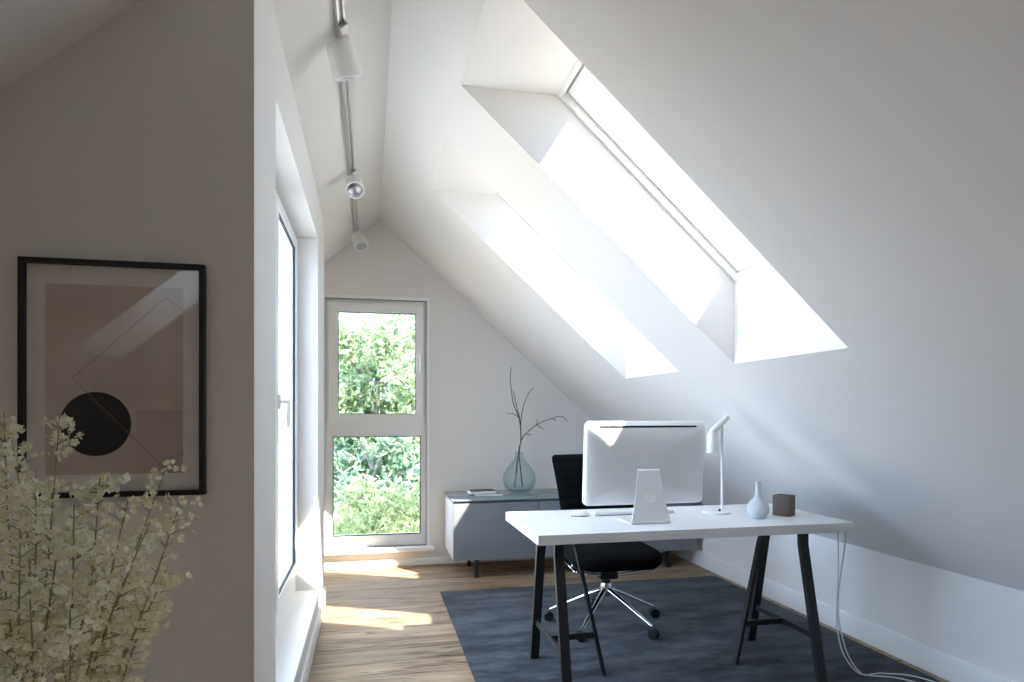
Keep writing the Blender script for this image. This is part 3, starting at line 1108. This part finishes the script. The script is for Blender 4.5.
# magazines on the sideboard
for i, (x, y, z, w, d, h, rz, cm, lab) in enumerate((
        (0.905, 5.02, BZ1, 0.215, 0.150, 0.014, -6, COVER2, 'pale magazine with slate cover, lower of the two on the sideboard'),
        (0.855, 5.03, BZ1 + 0.014, 0.205, 0.140, 0.022, 4, COVER, 'charcoal covered book lying on the pale magazine'))):
    b_ = tag(empty('book', (x, y, z), R(rz)), lab, 'book')
    bm = bmesh.new()
    box(bm, -w / 2 + 0.002, w / 2 - 0.002, -d / 2 + 0.002, d / 2 - 0.002, 0.0015, h - 0.0015)
    finish('pages', bm, PAPER, b_, smooth=False)
    bm = bmesh.new()
    box(bm, -w / 2, w / 2, -d / 2, d / 2, 0, 0.0018, 0.0005, 1)
    box(bm, -w / 2, w / 2, -d / 2, d / 2, h - 0.0018, h, 0.0005, 1)
    box(bm, -w / 2, w / 2, d / 2 - 0.0018, d / 2, 0, h, 0.0005, 1)
    finish('cover', bm, cm, b_)

# glass vase
VGC = Vector((1.178, 5.12, BZ1))
vg = bpy.data.materials.new('tinted_vase_glass')
vg.use_nodes = True
nt = vg.node_tree
nt.nodes.clear()
out = nt.nodes.new('ShaderNodeOutputMaterial')
tr_ = nt.nodes.new('ShaderNodeBsdfTransparent')
lw = nt.nodes.new('ShaderNodeLayerWeight')
lw.inputs['Blend'].default_value = 0.35
crg = nt.nodes.new('ShaderNodeValToRGB')
crg.color_ramp.elements[0].color = (0.945, 0.975, 0.975, 1)
crg.color_ramp.elements[1].color = (0.82, 0.885, 0.89, 1)
nt.links.new(lw.outputs['Facing'], crg.inputs[0])
nt.links.new(crg.outputs[0], tr_.inputs[0])
gl_ = nt.nodes.new('ShaderNodeBsdfGlossy')
gl_.inputs['Roughness'].default_value = 0.04
lw2 = nt.nodes.new('ShaderNodeLayerWeight')
lw2.inputs['Blend'].default_value = 0.5
pw_ = nt.nodes.new('ShaderNodeMath')
pw_.operation = 'POWER'
pw_.inputs[1].default_value = 4.0
nt.links.new(lw2.outputs['Facing'], pw_.inputs[0])
fr_ = nt.nodes.new('ShaderNodeMath')
fr_.operation = 'MULTIPLY_ADD'
fr_.inputs[1].default_value = 0.25
fr_.inputs[2].default_value = 0.03
nt.links.new(pw_.outputs[0], fr_.inputs[0])
mx_ = nt.nodes.new('ShaderNodeMixShader')
nt.links.new(fr_.outputs[0], mx_.inputs[0])
nt.links.new(tr_.outputs[0], mx_.inputs[1])
nt.links.new(gl_.outputs[0], mx_.inputs[2])
nt.links.new(mx_.outputs[0], out.inputs[0])
bm = bmesh.new()
prof = [(0, 0.002), (0.050, 0.0), (0.075, 0.006), (0.108, 0.04), (0.124, 0.085), (0.126, 0.115), (0.118, 0.155), (0.096, 0.200), (0.066, 0.240), (0.042, 0.272), (0.031, 0.300), (0.030, 0.322), (0.034, 0.332), (0.031, 0.333), (0.026, 0.322), (0.027, 0.300), (0.038, 0.270), (0.062, 0.237), (0.092, 0.198), (0.114, 0.154), (0.1215, 0.115), (0.1195, 0.086), (0.104, 0.044), (0.072, 0.014), (0.0, 0.012)]
lathe(bm, [(r * 1.06, z * 0.98) for r, z in prof], seg=48)
o = finish('glass_vase', bm, vg, sharp=80)
o.location = VGC
tag(o, 'teardrop grey-green glass vase holding bare twigs on the sideboard', 'vase')


# twigs
def twig(name, label, yv, stems):
    bm = bmesh.new()
    for pl, r0, r1 in stems:
        pts = []
        for q in pl:
            u, v = q[:2]
            dy = q[2] if len(q) > 2 else 0
            pts.append(pix(u, v, yv + dy))
        cp = curve_pts(pts, 5)
        cp = [p + Vector((random.uniform(-1, 1), random.uniform(-1, 1), random.uniform(-1, 1))) * 0.0016 for p in cp]
        n = len(cp)
        tube(bm, cp, [r0 + (r1 - r0) * i / (n - 1) for i in range(n)], 7)
        for p in cp[3::3]:
            tube(bm, [p, p + Vector((random.uniform(-1, 1), random.uniform(-.6, .6), random.uniform(0.2, 1))).normalized() * 0.012], [0.0022, 0.0012], 5)
    return tag(finish(name, bm, TWIG), label, 'twig')


YV = 5.12
twig('bare_twig', 'upright forked bare twig in the glass vase', YV, [
    ([(514.6, 487), (516.5, 470, .005), (518.5, 454, .01), (520.8, 440, .012), (520.3, 425.6), (518, 415), (513.8, 405), (511.8, 395), (510.5, 380.5), (511.3, 368)], 0.0066, 0.0022),
    ([(520.6, 428), (519.6, 418, -.01), (517, 408, -.02), (515.2, 399, -.02), (513.2, 390, -.02)], 0.0042, 0.002),
    ([(518.4, 417), (513, 414, -.015), (506, 413.2, -.03)], 0.0032, 0.0014),
    ([(520.4, 427), (521.2, 420, .01), (523, 408, .03), (526.7, 397, .04), (530, 391.5, .04), (534, 388, .04)], 0.0042, 0.0015),
])
twig('bare_twig', 'bare twig arching to the right in the glass vase', YV + 0.015, [
    ([(522.3, 487), (521, 472), (519.2, 456, -.02), (521, 441, -.03), (527.7, 431.8, -.03), (538, 424, -.03), (550.3, 419, -.03), (560.5, 416.4, -.03), (564, 418, -.03), (567.3, 421.5, -.03)], 0.0052, 0.0018),
    ([(537, 424.5, -.03), (540.5, 427.5, -.04), (543.5, 429, -.05)], 0.0032, 0.0014),
    ([(525.5, 434, -.03), (528.5, 435, -.04), (531.5, 434.7, -.05)], 0.003, 0.0013),
    ([(552.5, 418.5, -.03), (554.5, 420.3, -.04), (556.5, 420.8, -.04)], 0.003, 0.0013),
    ([(536.5, 424.6, -.03), (537.5, 421.5, -.03), (537.2, 419.5, -.03)], 0.003, 0.0013),
])

# ------------------------------------------------------------------ track lighting on the left slope
tx = -0.1125
tnorm = Vector((SL, 0, -1)).normalized()       # out of the left slope into the room
tside = Vector((1, 0, SL)).normalized()        # up the slope
tro = Vector((tx, 0, zl(tx)))
trk = tag(empty('lighting_track', (tx, 3.4, zl(tx))), 'long grey lighting track fixed along the left ceiling slope', 'track')
Mt = Matrix((tside, Y_, tnorm)).transposed().to_4x4()
bm = bmesh.new()
for a, b in ((-0.017, -0.008), (0.008, 0.017)):
    box(bm, a, b, -2.6, 1.93, 0.0, 0.022, 0.001, 1, Mt)
box(bm, -0.017, 0.017, -2.6, -2.59, 0.0, 0.022, 0.001, 1, Mt)
box(bm, -0.017, 0.017, 1.92, 1.93, 0.0, 0.022, 0.001, 1, Mt)
finish('rail_profile', bm, STEEL, trk)
bm = bmesh.new()
box(bm, -0.008, 0.008, -2.59, 1.92, 0.001, 0.012, 0, 1, Mt)
finish('rail_channel', bm, LAMPW, trk)['label'] = 'white inner channel'
for (yy, dirv, lab, sc) in (
        (2.45, (0.27, 0.32, -0.90), 'white track spotlight nearest the top of the photo, pointing down', 1.0),
        (3.88, (0.12, -0.70, -0.70), 'middle white track spotlight, its ringed lens facing the room', 1.0),
        (5.08, (0.28, -0.50, -0.80), 'white track spotlight nearest the gable wall', 1.0)):
    p = Vector((tx, yy, zl(tx))) + tnorm * 0.0228
    t = tag(empty('track_spotlight', p), lab, 'spotlight', 'spotlights on the ceiling track')
    bm = bmesh.new()
    Ma = Matrix((tside, Y_, tnorm)).transposed().to_4x4()
    box(bm, -0.016, 0.016, -0.055, 0.055, 0.0, 0.014, 0.004, 2, Ma)
    box(bm, -0.0175, 0.0175, -0.0575, -0.052, 0.001, 0.006, 0, 1, Ma)
    ad = finish('adapter', bm, LAMPW, t)
    bm = bmesh.new()
    box(bm, -0.018, 0.018, -0.062, -0.056, 0.002, 0.013, 0.001, 1, Ma)
    finish('contact_cap', bm, STEEL, ad)
    # arm from adapter to pivot
    piv = tnorm * 0.034 + Vector((-0.036 if yy < 3 else -0.02, 0.0, -0.010))
    bm = bmesh.new()
    tube(bm, [tnorm * 0.012, tnorm * 0.024, piv], 0.014, 14)
    finish('arm', bm, LAMPW, t)
    d = Vector(dirv).normalized()
    up = Vector((0, 1, 0)) if abs(d.y) < 0.8 else Vector((0, 0, 1))
    xx = up.cross(d).normalized()
    yy_ = d.cross(xx)
    Mh = Matrix((xx, yy_, d)).transposed().to_4x4()
    Mh.translation = piv + d * 0.01
    bm = bmesh.new()
    lathe(bm, [(0, -0.020), (0.020, -0.019), (0.032, -0.012), (0.038, 0.0), (0.041, 0.02), (0.043, 0.085), (0.0445, 0.098), (0.0445, 0.104), (0.037, 0.105), (0.0345, 0.098), (0.0325, 0.082), (0.0, 0.080)], seg=32, M=Mh @ Matrix.Diagonal((1.22, 1.22, 1.05, 1)))
    hd = finish('lamp_head', bm, LAMPW, t, sharp=50)
    bm = bmesh.new()
    lathe(bm, [(0.0, 0.0815), (0.010, 0.082), (0.026, 0.090), (0.0325, 0.098), (0.0335, 0.096), (0.032, 0.083), (0.0, 0.0805)], seg=28, M=Mh @ Matrix.Diagonal((1.22, 1.22, 1.05, 1)))
    finish('reflector', bm, REFL, hd)['label'] = 'silver reflector bowl'

# ------------------------------------------------------------------ framed print on the left wall
pa = pix(18.5, 258, YP - 0.012)
pb = pix(205.4, 494.2, YP - 0.012)
FX0, FX1, FZ0, FZ1 = pa.x + 0.003, pb.x, pb.z, pix(205.4, 265.6, YP - 0.012).z
fw_, fh_ = FX1 - FX0, FZ1 - FZ0
fr = tag(empty('framed_print', ((FX0 + FX1) / 2, YP, FZ0)), 'black framed abstract print with a black disc on the shaded wall', 'picture')
hw = fw_ / 2
bm = bmesh.new()
ring_frame(bm, (0, 0, 0), X_, Z_, -Y_, -hw, hw, 0, fh_, 0.0125, 0.001, 0.024, bev=0.0015)
finish('frame', bm, FRAMEB, fr)
bm = bmesh.new()
slab(bm, (0, 0, 0), X_, Z_, -Y_, -hw + 0.01, hw - 0.01, 0.01, fh_ - 0.01, 0.002, 0.008)
finish('mount', bm, MATB, fr, smooth=False)


# print: layered pale shapes and a dark disc, all in one procedural material
def print_mat(w, h):
    m, nt, b = new_mat('abstract_print')
    N, L = nt.nodes, nt.links
    tc = N.new('ShaderNodeTexCoord')
    n = N.new('ShaderNodeTexNoise')
    n.inputs['Scale'].default_value = 6
    n.inputs['Detail'].default_value = 4
    L.new(tc.outputs['Object'], n.inputs['Vector'])
    cr = N.new('ShaderNodeValToRGB')
    cr.color_ramp.elements[0].position = 0.35
    cr.color_ramp.elements[0].color = (0.64, 0.55, 0.50, 1)
    cr.color_ramp.elements[1].position = 0.7
    cr.color_ramp.elements[1].color = (0.75, 0.67, 0.62, 1)
    L.new(n.outputs['Fac'], cr.inputs['Fac'])
    L.new(cr.outputs['Color'], b.inputs['Base Color'])
    b.inputs['Roughness'].default_value = 0.9
    return m


q0 = pix(44.4, 283, YP - 0.012)
q1 = pix(182.8, 473, YP - 0.012)
cxp = (FX0 + FX1) / 2
PX0, PX1 = q0.x - cxp, q1.x - cxp
PZ1 = pix(182.8, 288, YP - 0.012).z - FZ0
PZ0 = q1.z - FZ0
bm = bmesh.new()
slab(bm, (0, 0, 0), X_, Z_, -Y_, PX0, PX1, PZ0, PZ1, 0.008, 0.0088)
pr = finish('print', bm, print_mat(1, 1), fr, smooth=False)
DISC = mat('printed_black_ink', (0.012, 0.012, 0.013), 0.85, var=0.5, vscale=40)
LINE = mat('printed_grey_line', (0.26, 0.22, 0.20), 0.85, bump=0.01)
PALE1 = mat('printed_pale_shape', (0.58, 0.52, 0.49), 0.9, var=0.06, vscale=8)
PALE2 = mat('printed_rose_shape', (0.60, 0.51, 0.465), 0.9, var=0.06, vscale=8)


def pp(u, v, n):
    p = pix(u, v, YP - 0.012)
    return Vector((p.x - cxp, -n, p.z - FZ0))


bm = bmesh.new()
qa, qb = pp(136, 470, 0), pp(182.4, 410, 0)
slab(bm, (0, 0, 0), X_, Z_, -Y_, qa.x, PX1 - 0.0004, PZ0 + 0.0004, qb.z, 0.0086, 0.0092)
finish('printed_shape', bm, PALE2, pr, smooth=False)
bm = bmesh.new()
cc = pp(95.3, 424, 0.0092)
rr = (pp(131.5, 424, 0).x - pp(60, 424, 0).x) / 2
va = [bm.verts.new(cc + Vector((rr * math.cos(2 * PI * k / 64), -0.0003, rr * math.sin(2 * PI * k / 64)))) for k in range(64)]
vb = [bm.verts.new(v.co + Vector((0, 0.0008, 0))) for v in va]
bm.faces.new(va)
bm.faces.new(vb[::-1])
for k in range(64):
    bm.faces.new((va[k], vb[k], vb[(k + 1) % 64], va[(k + 1) % 64]))
finish('printed_disc', bm, DISC, pr, smooth=False)['label'] = 'black disc'
bm = bmesh.new()
chain = [(182.6, 311), (166, 297), (72, 378), (168, 472.6)]
for (a, b) in zip(chain, chain[1:]):
    bar(bm, pp(*a, 0.0096), pp(*b, 0.0096), 0.0012, 0.0002, side=(0, 1, 0), bev=0)
bar(bm, pp(168, 472.6, 0.0096), pp(182.6, 452, 0.0096), 0.0012, 0.0002, side=(0, 1, 0), bev=0)
finish('printed_line', bm, LINE, pr, smooth=False)
bm = bmesh.new()
slab(bm, (0, 0, 0), X_, Z_, -Y_, -hw + 0.011, hw - 0.011, 0.011, fh_ - 0.011, 0.013, 0.015)
finish('glazing', bm, pane_glass('picture_glass', (0.97, 0.97, 0.97), 0.9), fr, smooth=False)

# ------------------------------------------------------------------ bouquet in the foreground
BQ = Vector((-0.63, 1.02, 0.0))
BY = 1.02
vt = 0.50
bm = bmesh.new()
lathe(bm, [(0, 0), (0.085, 0), (0.092, 0.006), (0.115, 0.12), (0.118, 0.24), (0.10, 0.36), (0.072, 0.45), (0.066, 0.49), (0.070, vt), (0.064, vt), (0.060, 0.49), (0.066, 0.45), (0.094, 0.36), (0.110, 0.24), (0.107, 0.12), (0.084, 0.012), (0, 0.012)], seg=40)
o = finish('floor_vase', bm, CERAM)
vxy = pix(42, 700, BY)
o.location = (vxy.x, BY, 0)
tag(o, 'pale ceramic floor vase holding the cream blossom branches by the shaded wall', 'vase')
VX = vxy.x
bq = tag(empty('flower_bouquet', (VX, BY, vt)), 'bouquet of fine branches with cream white blossoms in front of the framed print', 'flowers')
rb = random.Random(11)
tips = [(60, 414, 0.0), (4, 412, 0.02), (12, 440, -0.06), (-28, 432, 0.05), (100, 478, -0.03), (128, 500, 0.06), (168, 462, 0.03), (182, 498, -0.02),
        (150, 522, -0.08), (168, 566, 0.0), (152, 588, 0.05), (36, 470, -0.1), (74, 505, -0.12), (118, 545, -0.12), (96, 580, -0.14),
        (-10, 500, -0.12), (20, 530, -0.15), (-50, 480, 0.0), (-70, 540, -0.05), (56, 560, -0.16), (112, 618, -0.06), (50, 480, 0.08), (90, 530, 0.1), (20, 480, 0.1), (140, 560, 0.1), (-20, 570, -0.1), (70, 610, -0.18), (30, 600, -0.17)]


def flower(bm, p, d, s):
    d = d.normalized()
    x = d.orthogonal().normalized()
    y = d.cross(x)
    ph = rb.uniform(0, 6.28)
    n = 5
    c0 = bm.verts.new(p)
    for k in range(n):
        a = ph + 2 * PI * k / n
        r_ = x * math.cos(a) + y * math.sin(a)
        t_ = d.cross(r_)
        v1 = bm.verts.new(p + r_ * s * 0.55 + t_ * s * 0.36 + d * s * 0.22)
        v2 = bm.verts.new(p + r_ * s * 1.0 + d * s * 0.40)
        v3 = bm.verts.new(p + r_ * s * 0.55 - t_ * s * 0.36 + d * s * 0.22)
        bm.faces.new((c0, v1, v2, v3))


for (u, v, dy) in tips:
    tip = pix(u, v, BY + dy) - Vector((VX, BY, vt))
    r0 = rb.uniform(0, 0.05)
    a0 = rb.uniform(0, 6.28)
    root = Vector((r0 * math.cos(a0) * 0.9, r0 * math.sin(a0) * 0.9, -0.18))
    neck = Vector((root.x * 1.0 + tip.x * 0.10, root.y + dy * 0.12, 0.02))
    mid1 = neck.lerp(tip, 0.40) + Vector((-tip.x * 0.05, 0, 0.05 + rb.uniform(-.02, .02)))
    mid2 = neck.lerp(tip, 0.72) + Vector((rb.uniform(-.012, .012), rb.uniform(-.01, .01), 0.025))
    cp = curve_pts([root, neck, mid1, mid2, tip], 8)
    n = len(cp)
    bs = bmesh.new()
    tube(bs, cp, [0.0024 + (0.0008 - 0.0024) * i / (n - 1) for i in range(n)], 6)
    bf = bmesh.new()
    L = (tip - neck).length
    ntw = int(18 + L * 58)
    for q in range(ntw):
        f = rb.uniform(0.36, 1.0) ** 0.85
        i = min(n - 2, int((0.22 + 0.78 * f) * (n - 1)))
        p = cp[i]
        td = (cp[i + 1] - cp[i]).normalized()
        an = rb.uniform(0, 2 * PI)
        side = (td.orthogonal().normalized() * math.cos(an) + td.cross(td.orthogonal().normalized()) * math.sin(an))
        ln = rb.uniform(0.012, 0.050) * (1.15 - 0.62 * f)
        e = p + (side * 0.95 + td * 0.55).normalized() * ln
        tube(bs, [p, p.lerp(e, 0.5) + Vector((0, 0, 0.002)), e], [0.0006, 0.0005, 0.0003], 4, caps=False)
        for w_ in range(rb.choice((2, 3, 4, 5))):
            pe = e + Vector((rb.uniform(-1, 1), rb.uniform(-1, 1), rb.uniform(-.5, .8))) * 0.012
            dd = Vector((rb.uniform(-1, 1), rb.uniform(-1.3, 0.7), rb.uniform(-0.2, 1.2)))
            flower(bf, pe, dd, rb.uniform(0.0044, 0.0068))
    br = finish('branch', bs, STEM, bq, sharp=60)
    me = finish('blossoms', bf, PETAL, br, smooth=False)
    me['label'] = 'cream white blossoms'
    me['kind'] = 'stuff'


# ------------------------------------------------------------------ trees outside the gable window
def tree(name, label, base, hgt, crad, czc, lmat, nleaf, lsize, seed, cz_s=1.0, trunk_r=0.12, cat='tree'):
    rt = random.Random(seed)
    t = tag(empty(name, base), label, cat)
    bs = bmesh.new()
    bl = bmesh.new()
    tube(bs, curve_pts([(0, 0, -0.15), (0.05, 0, hgt * 0.3), (-0.05, 0.05, hgt * 0.6), (0, 0, hgt * 0.92)]), [trunk_r + (0.02 - trunk_r) * i / 24 for i in range(25)], 10)
    centers = []
    for k in range(46):
        # clump centres through the crown
        while True:
            q = Vector((rt.uniform(-1, 1), rt.uniform(-1, 1), rt.uniform(-1, 1)))
            if 0.35 < q.length < 1:
                break
        c = Vector((q.x * crad, q.y * crad, czc + q.z * crad * cz_s))
        centers.append((c, rt.uniform(0.28, 0.5) * crad * 0.62))
        st = Vector((0, 0, max(0.25, c.z - crad * 0.5)))
        if rt.random() < 0.6:
            tube(bs, curve_pts([st, st.lerp(c, 0.5) + Vector((0, 0, 0.08)), c], 4), [0.035 * (1 - i / 10) + 0.008 for i in range(9)], 6)
    per = nleaf // len(centers)
    for c, r_ in centers:
        for _ in range(per):
            while True:
                q = Vector((rt.gauss(0, .5), rt.gauss(0, .5), rt.gauss(0, .42)))
                if q.length < 1.25:
                    break
            p = c + q * r_
            nrm = Vector((rt.uniform(-1, 1), rt.uniform(-1.4, .8), rt.uniform(-.2, 1.4))).normalized()
            x = nrm.orthogonal().normalized()
            a = rt.uniform(0, 6.28)
            x = (Matrix.Rotation(a, 3, nrm) @ x)
            y = nrm.cross(x)
            s_ = lsize * rt.uniform(0.7, 1.35)
            w_ = s_ * 0.42
            vs = [bl.verts.new(p - x * s_), bl.verts.new(p + y * w_ - x * s_ * .1 - nrm * s_ * .12), bl.verts.new(p + x * s_ - nrm * s_ * .1), bl.verts.new(p - y * w_ - x * s_ * .1 - nrm * s_ * .12)]
            m0 = bl.verts.new(p + nrm * s_ * 0.06)
            bl.faces.new((vs[0], m0, vs[1]))
            bl.faces.new((vs[1], m0, vs[2]))
            bl.faces.new((vs[2], m0, vs[3]))
            bl.faces.new((vs[3], m0, vs[0]))
    finish('trunk', bs, BARK, t, sharp=60)
    finish('foliage', bl, lmat, t, smooth=False)
    return t


GZ = -3.2
LF1 = leaf_mat('leaf_pale_green', (0.15, 0.24, 0.12), (0.47, 0.56, 0.34), 0.4)
LF2 = leaf_mat('leaf_deep_green', (0.09, 0.17, 0.11), (0.28, 0.40, 0.27), 0.35)
LF3 = leaf_mat('leaf_yellow_green', (0.22, 0.32, 0.13), (0.60, 0.65, 0.38), 0.4)
tree('broadleaf_tree', 'pale green tree filling the upper pane of the gable window', (0.15, 13.6, GZ), 6.4, 2.1, 4.55, LF1, 19000, 0.09, 3, 0.95)
tree('broadleaf_tree', 'deep green tree behind the top of the lower window pane', (0.05, 10.2, GZ), 4.2, 1.15, 3.25, LF2, 6000, 0.075, 5, 0.85)
tree('leafy_shrub', 'yellow green shrub low in the lower window pane', (0.05, 7.05, GZ), 3.4, 1.1, 2.65, LF3, 9000, 0.05, 8, 0.85, 0.06, 'shrub')

# ------------------------------------------------------------------ light
SUN_A, SUN_B = 0.635, 0.88
sd = bpy.data.lights.new('sun', 'SUN')
sd.energy = 12.0
sd.angle = R(0.7)
sd.color = (1.0, 0.90, 0.78)
so = bpy.data.objects.new('sun', sd)
C.objects.link(so)
so.location = (8, -8, 12)
so.rotation_euler = Vector((-SUN_A, SUN_B, -1.0)).to_track_quat('-Z', 'Y').to_euler()

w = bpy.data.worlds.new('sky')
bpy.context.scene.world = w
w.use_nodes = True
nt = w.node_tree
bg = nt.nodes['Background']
tc = nt.nodes.new('ShaderNodeTexCoord')
sp = nt.nodes.new('ShaderNodeSeparateXYZ')
nt.links.new(tc.outputs['Generated'], sp.inputs[0])
cr = nt.nodes.new('ShaderNodeValToRGB')
e = cr.color_ramp.elements
e[0].position, e[0].color = 0.0, (0.52, 0.70, 1.0, 1)
e[1].position, e[1].color = 0.8, (0.64, 0.76, 1.0, 1)
nt.links.new(sp.outputs['Z'], cr.inputs[0])
nt.links.new(cr.outputs[0], bg.inputs['Color'])
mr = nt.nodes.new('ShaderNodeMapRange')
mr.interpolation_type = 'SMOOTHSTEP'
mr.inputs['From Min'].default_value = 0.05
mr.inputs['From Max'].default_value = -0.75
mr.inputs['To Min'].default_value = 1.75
mr.inputs['To Max'].default_value = 6.0  # added boost: sky brighter toward the terrace side to fill the room
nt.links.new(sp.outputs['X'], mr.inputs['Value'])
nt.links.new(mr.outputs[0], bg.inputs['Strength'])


def portal(name, loc_, direction, sx, sy, up):
    l = bpy.data.lights.new(name, 'AREA')
    l.shape = 'RECTANGLE'
    l.size, l.size_y = sx, sy
    l.cycles.is_portal = True
    o = bpy.data.objects.new(name, l)
    C.objects.link(o)
    z = -Vector(direction).normalized()
    y = Vector(up)
    y = (y - z * y.dot(z)).normalized()
    x = y.cross(z)
    o.matrix_world = Matrix.Translation(loc_) @ Matrix((x, y, z)).transposed().to_4x4()


portal('daylight_gable_window', ((WX0 + WX1) / 2, YF + 0.2, (WZ0 + WZ1) / 2), (0, -1, 0), WX1 - WX0, WZ1 - WZ0, (0, 0, 1))
portal('daylight_left_window', (XO - 0.01, (NY0 + NY1) / 2, (NZ0 + NZ1) / 2), (1, 0, 0), NY1 - NY0, NZ1 - NZ0, (0, 0, 1))
for (y0, y1) in SKY:
    c = (Vector((OX0, 0, zr(OX0) + DV)) + Vector((SX1, 0, zr(SX1) + DV))) / 2 + nvec * 0.12
    portal('daylight_roof_window', (c.x, (y0 + y1) / 2, c.z), -nvec, y1 - y0 + 0.02, L + 1.2 if False else 1.14, svec)

for (y0, y1) in LSKY:
    c = Vector(((HX0 + HX1) / 2, (y0 + y1) / 2, (zl(HX0) + zl(HX1)) / 2 + DV)) + nl * 0.13
    portal('daylight_added_roof_window', c, -nl, y1 - y0, LL, sl)
sc = bpy.context.scene
sc.view_settings.view_transform = 'Standard'
sc.view_settings.look = 'None'
sc.view_settings.gamma = 1.0
sc.view_settings.use_curve_mapping = False
sc.view_settings.exposure = 1.1
sc.cycles.max_bounces = 16
sc.cycles.diffuse_bounces = 12
sc.cycles.glossy_bounces = 6
sc.cycles.transparent_max_bounces = 24
sc.cycles.sample_clamp_indirect = 8.0
sc.cycles.use_denoising = True
